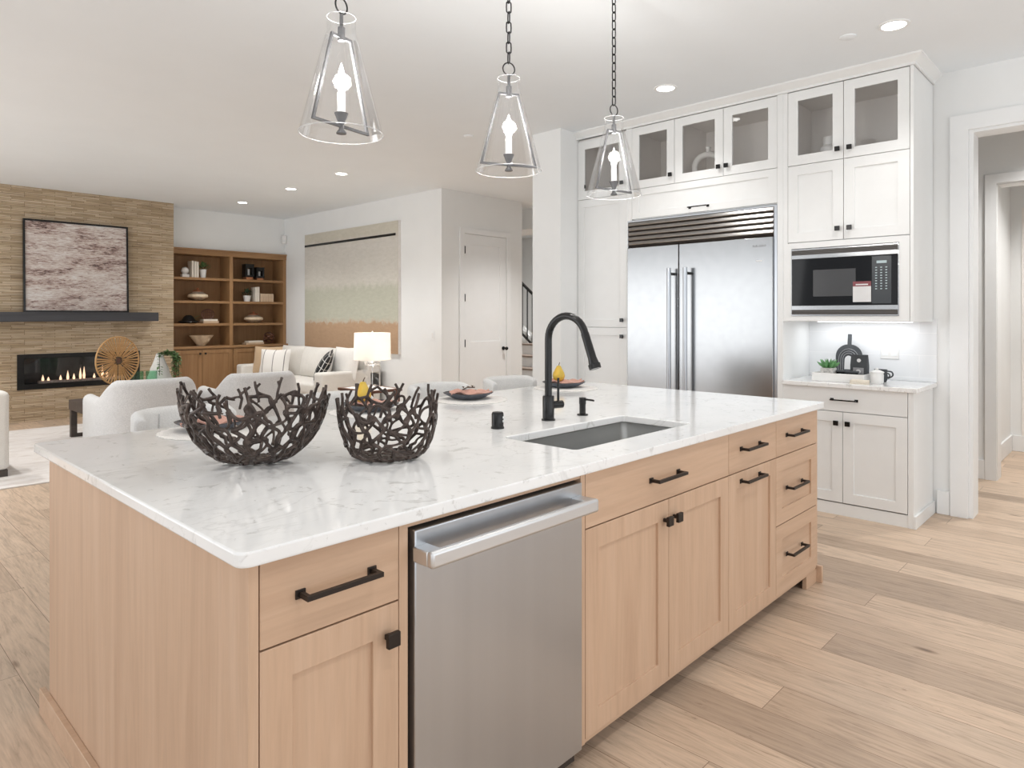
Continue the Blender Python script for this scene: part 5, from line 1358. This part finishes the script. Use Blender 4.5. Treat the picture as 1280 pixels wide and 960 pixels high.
obj('spokes', sp_, M['wicker'], dk)['kind'] = 'stuff'
obj('hub', MB().sweep([(0.036 * math.cos(2 * PI * k / 24), -0.006, cz + 0.036 * math.sin(2 * PI * k / 24)) for k in range(24)], 0.012, 8, closed=True), M['stem'], dk)
obj('hub_center', MB().cyl((0, -0.012, cz), (0, 0.02, cz), 0.026, 20), M['walnut'], dk)
obj('stand', MB().cyl((0, 0, 0.0), (0, 0, 0.21), 0.008, 10).lathe([(0, 0), (0.09, 0), (0.09, 0.012), (0, 0.014)], 24), M['black'], wd)
for k, (x, y, lb) in enumerate(((2.64, 8.34, 'green glass votive holder beside the wicker disc, left one'), (2.77, 8.30, 'green glass votive holder beside the white cone vase, right one'))):
    t = thing('votive_holder', lb, 'candle holder', (x, y, TZ), 0, 'green votives on the coffee table')
    obj('glass_cup', MB().lathe([(0, 0), (0.046, 0), (0.055, 0.10), (0.06, 0.305), (0.055, 0.305), (0.05, 0.10), (0.04, 0.012), (0, 0.012)], 24), M['green_glass'], t)
    obj('candle', MB().lathe([(0, 0.012), (0.034, 0.012), (0.034, 0.20), (0, 0.20)], 18), M['paper'], t)
t = thing('cone_planter', 'white ribbed cone planter with trailing greenery on coffee table', 'planter', (2.925, 8.5, TZ))
obj('cone', MB().lathe([(0, 0), (0.165, 0), (0.168, 0.03), (0.16, 0.06), (0.158, 0.10), (0.138, 0.16), (0.134, 0.20), (0.105, 0.27), (0.10, 0.31), (0.07, 0.38), (0.045, 0.45), (0.035, 0.49), (0, 0.49)], 32), M['whitematte'], t)
b = MB(); q = random.Random(21); vines = []
for k in range(9):
    a = R(-25) + q.uniform(-0.75, 0.75) if k < 8 else R(-115); L = q.uniform(0.25, 0.42); pts = []
    for i in range(9):
        u = i / 8; r = 0.03 + 0.155 * math.sin(min(1, u * 1.6) * PI / 2); z = 0.49 + 0.05 * math.sin(u * PI * 0.8) - L * u * u
        pts.append(Vector((r * math.cos(a) + 0.02, r * math.sin(a), z)))
    vines.append(pts)
    for i in range(44):
        u = q.uniform(0.05, 1) * 7.9; p = pts[int(u)].lerp(pts[int(u) + 1], u % 1)
        b.leaf(p, (q.uniform(-1, 1), q.uniform(-1, 1), q.uniform(-0.6, 0.4)), 0.045, 0.036)
obj('trailing_leaves', b, M['leaf'], t, smooth=False)
vb = MB()
for pts in vines: vb.sweep(pts, 0.003, 5)
obj('vine_stems', vb, M['stem'], t)
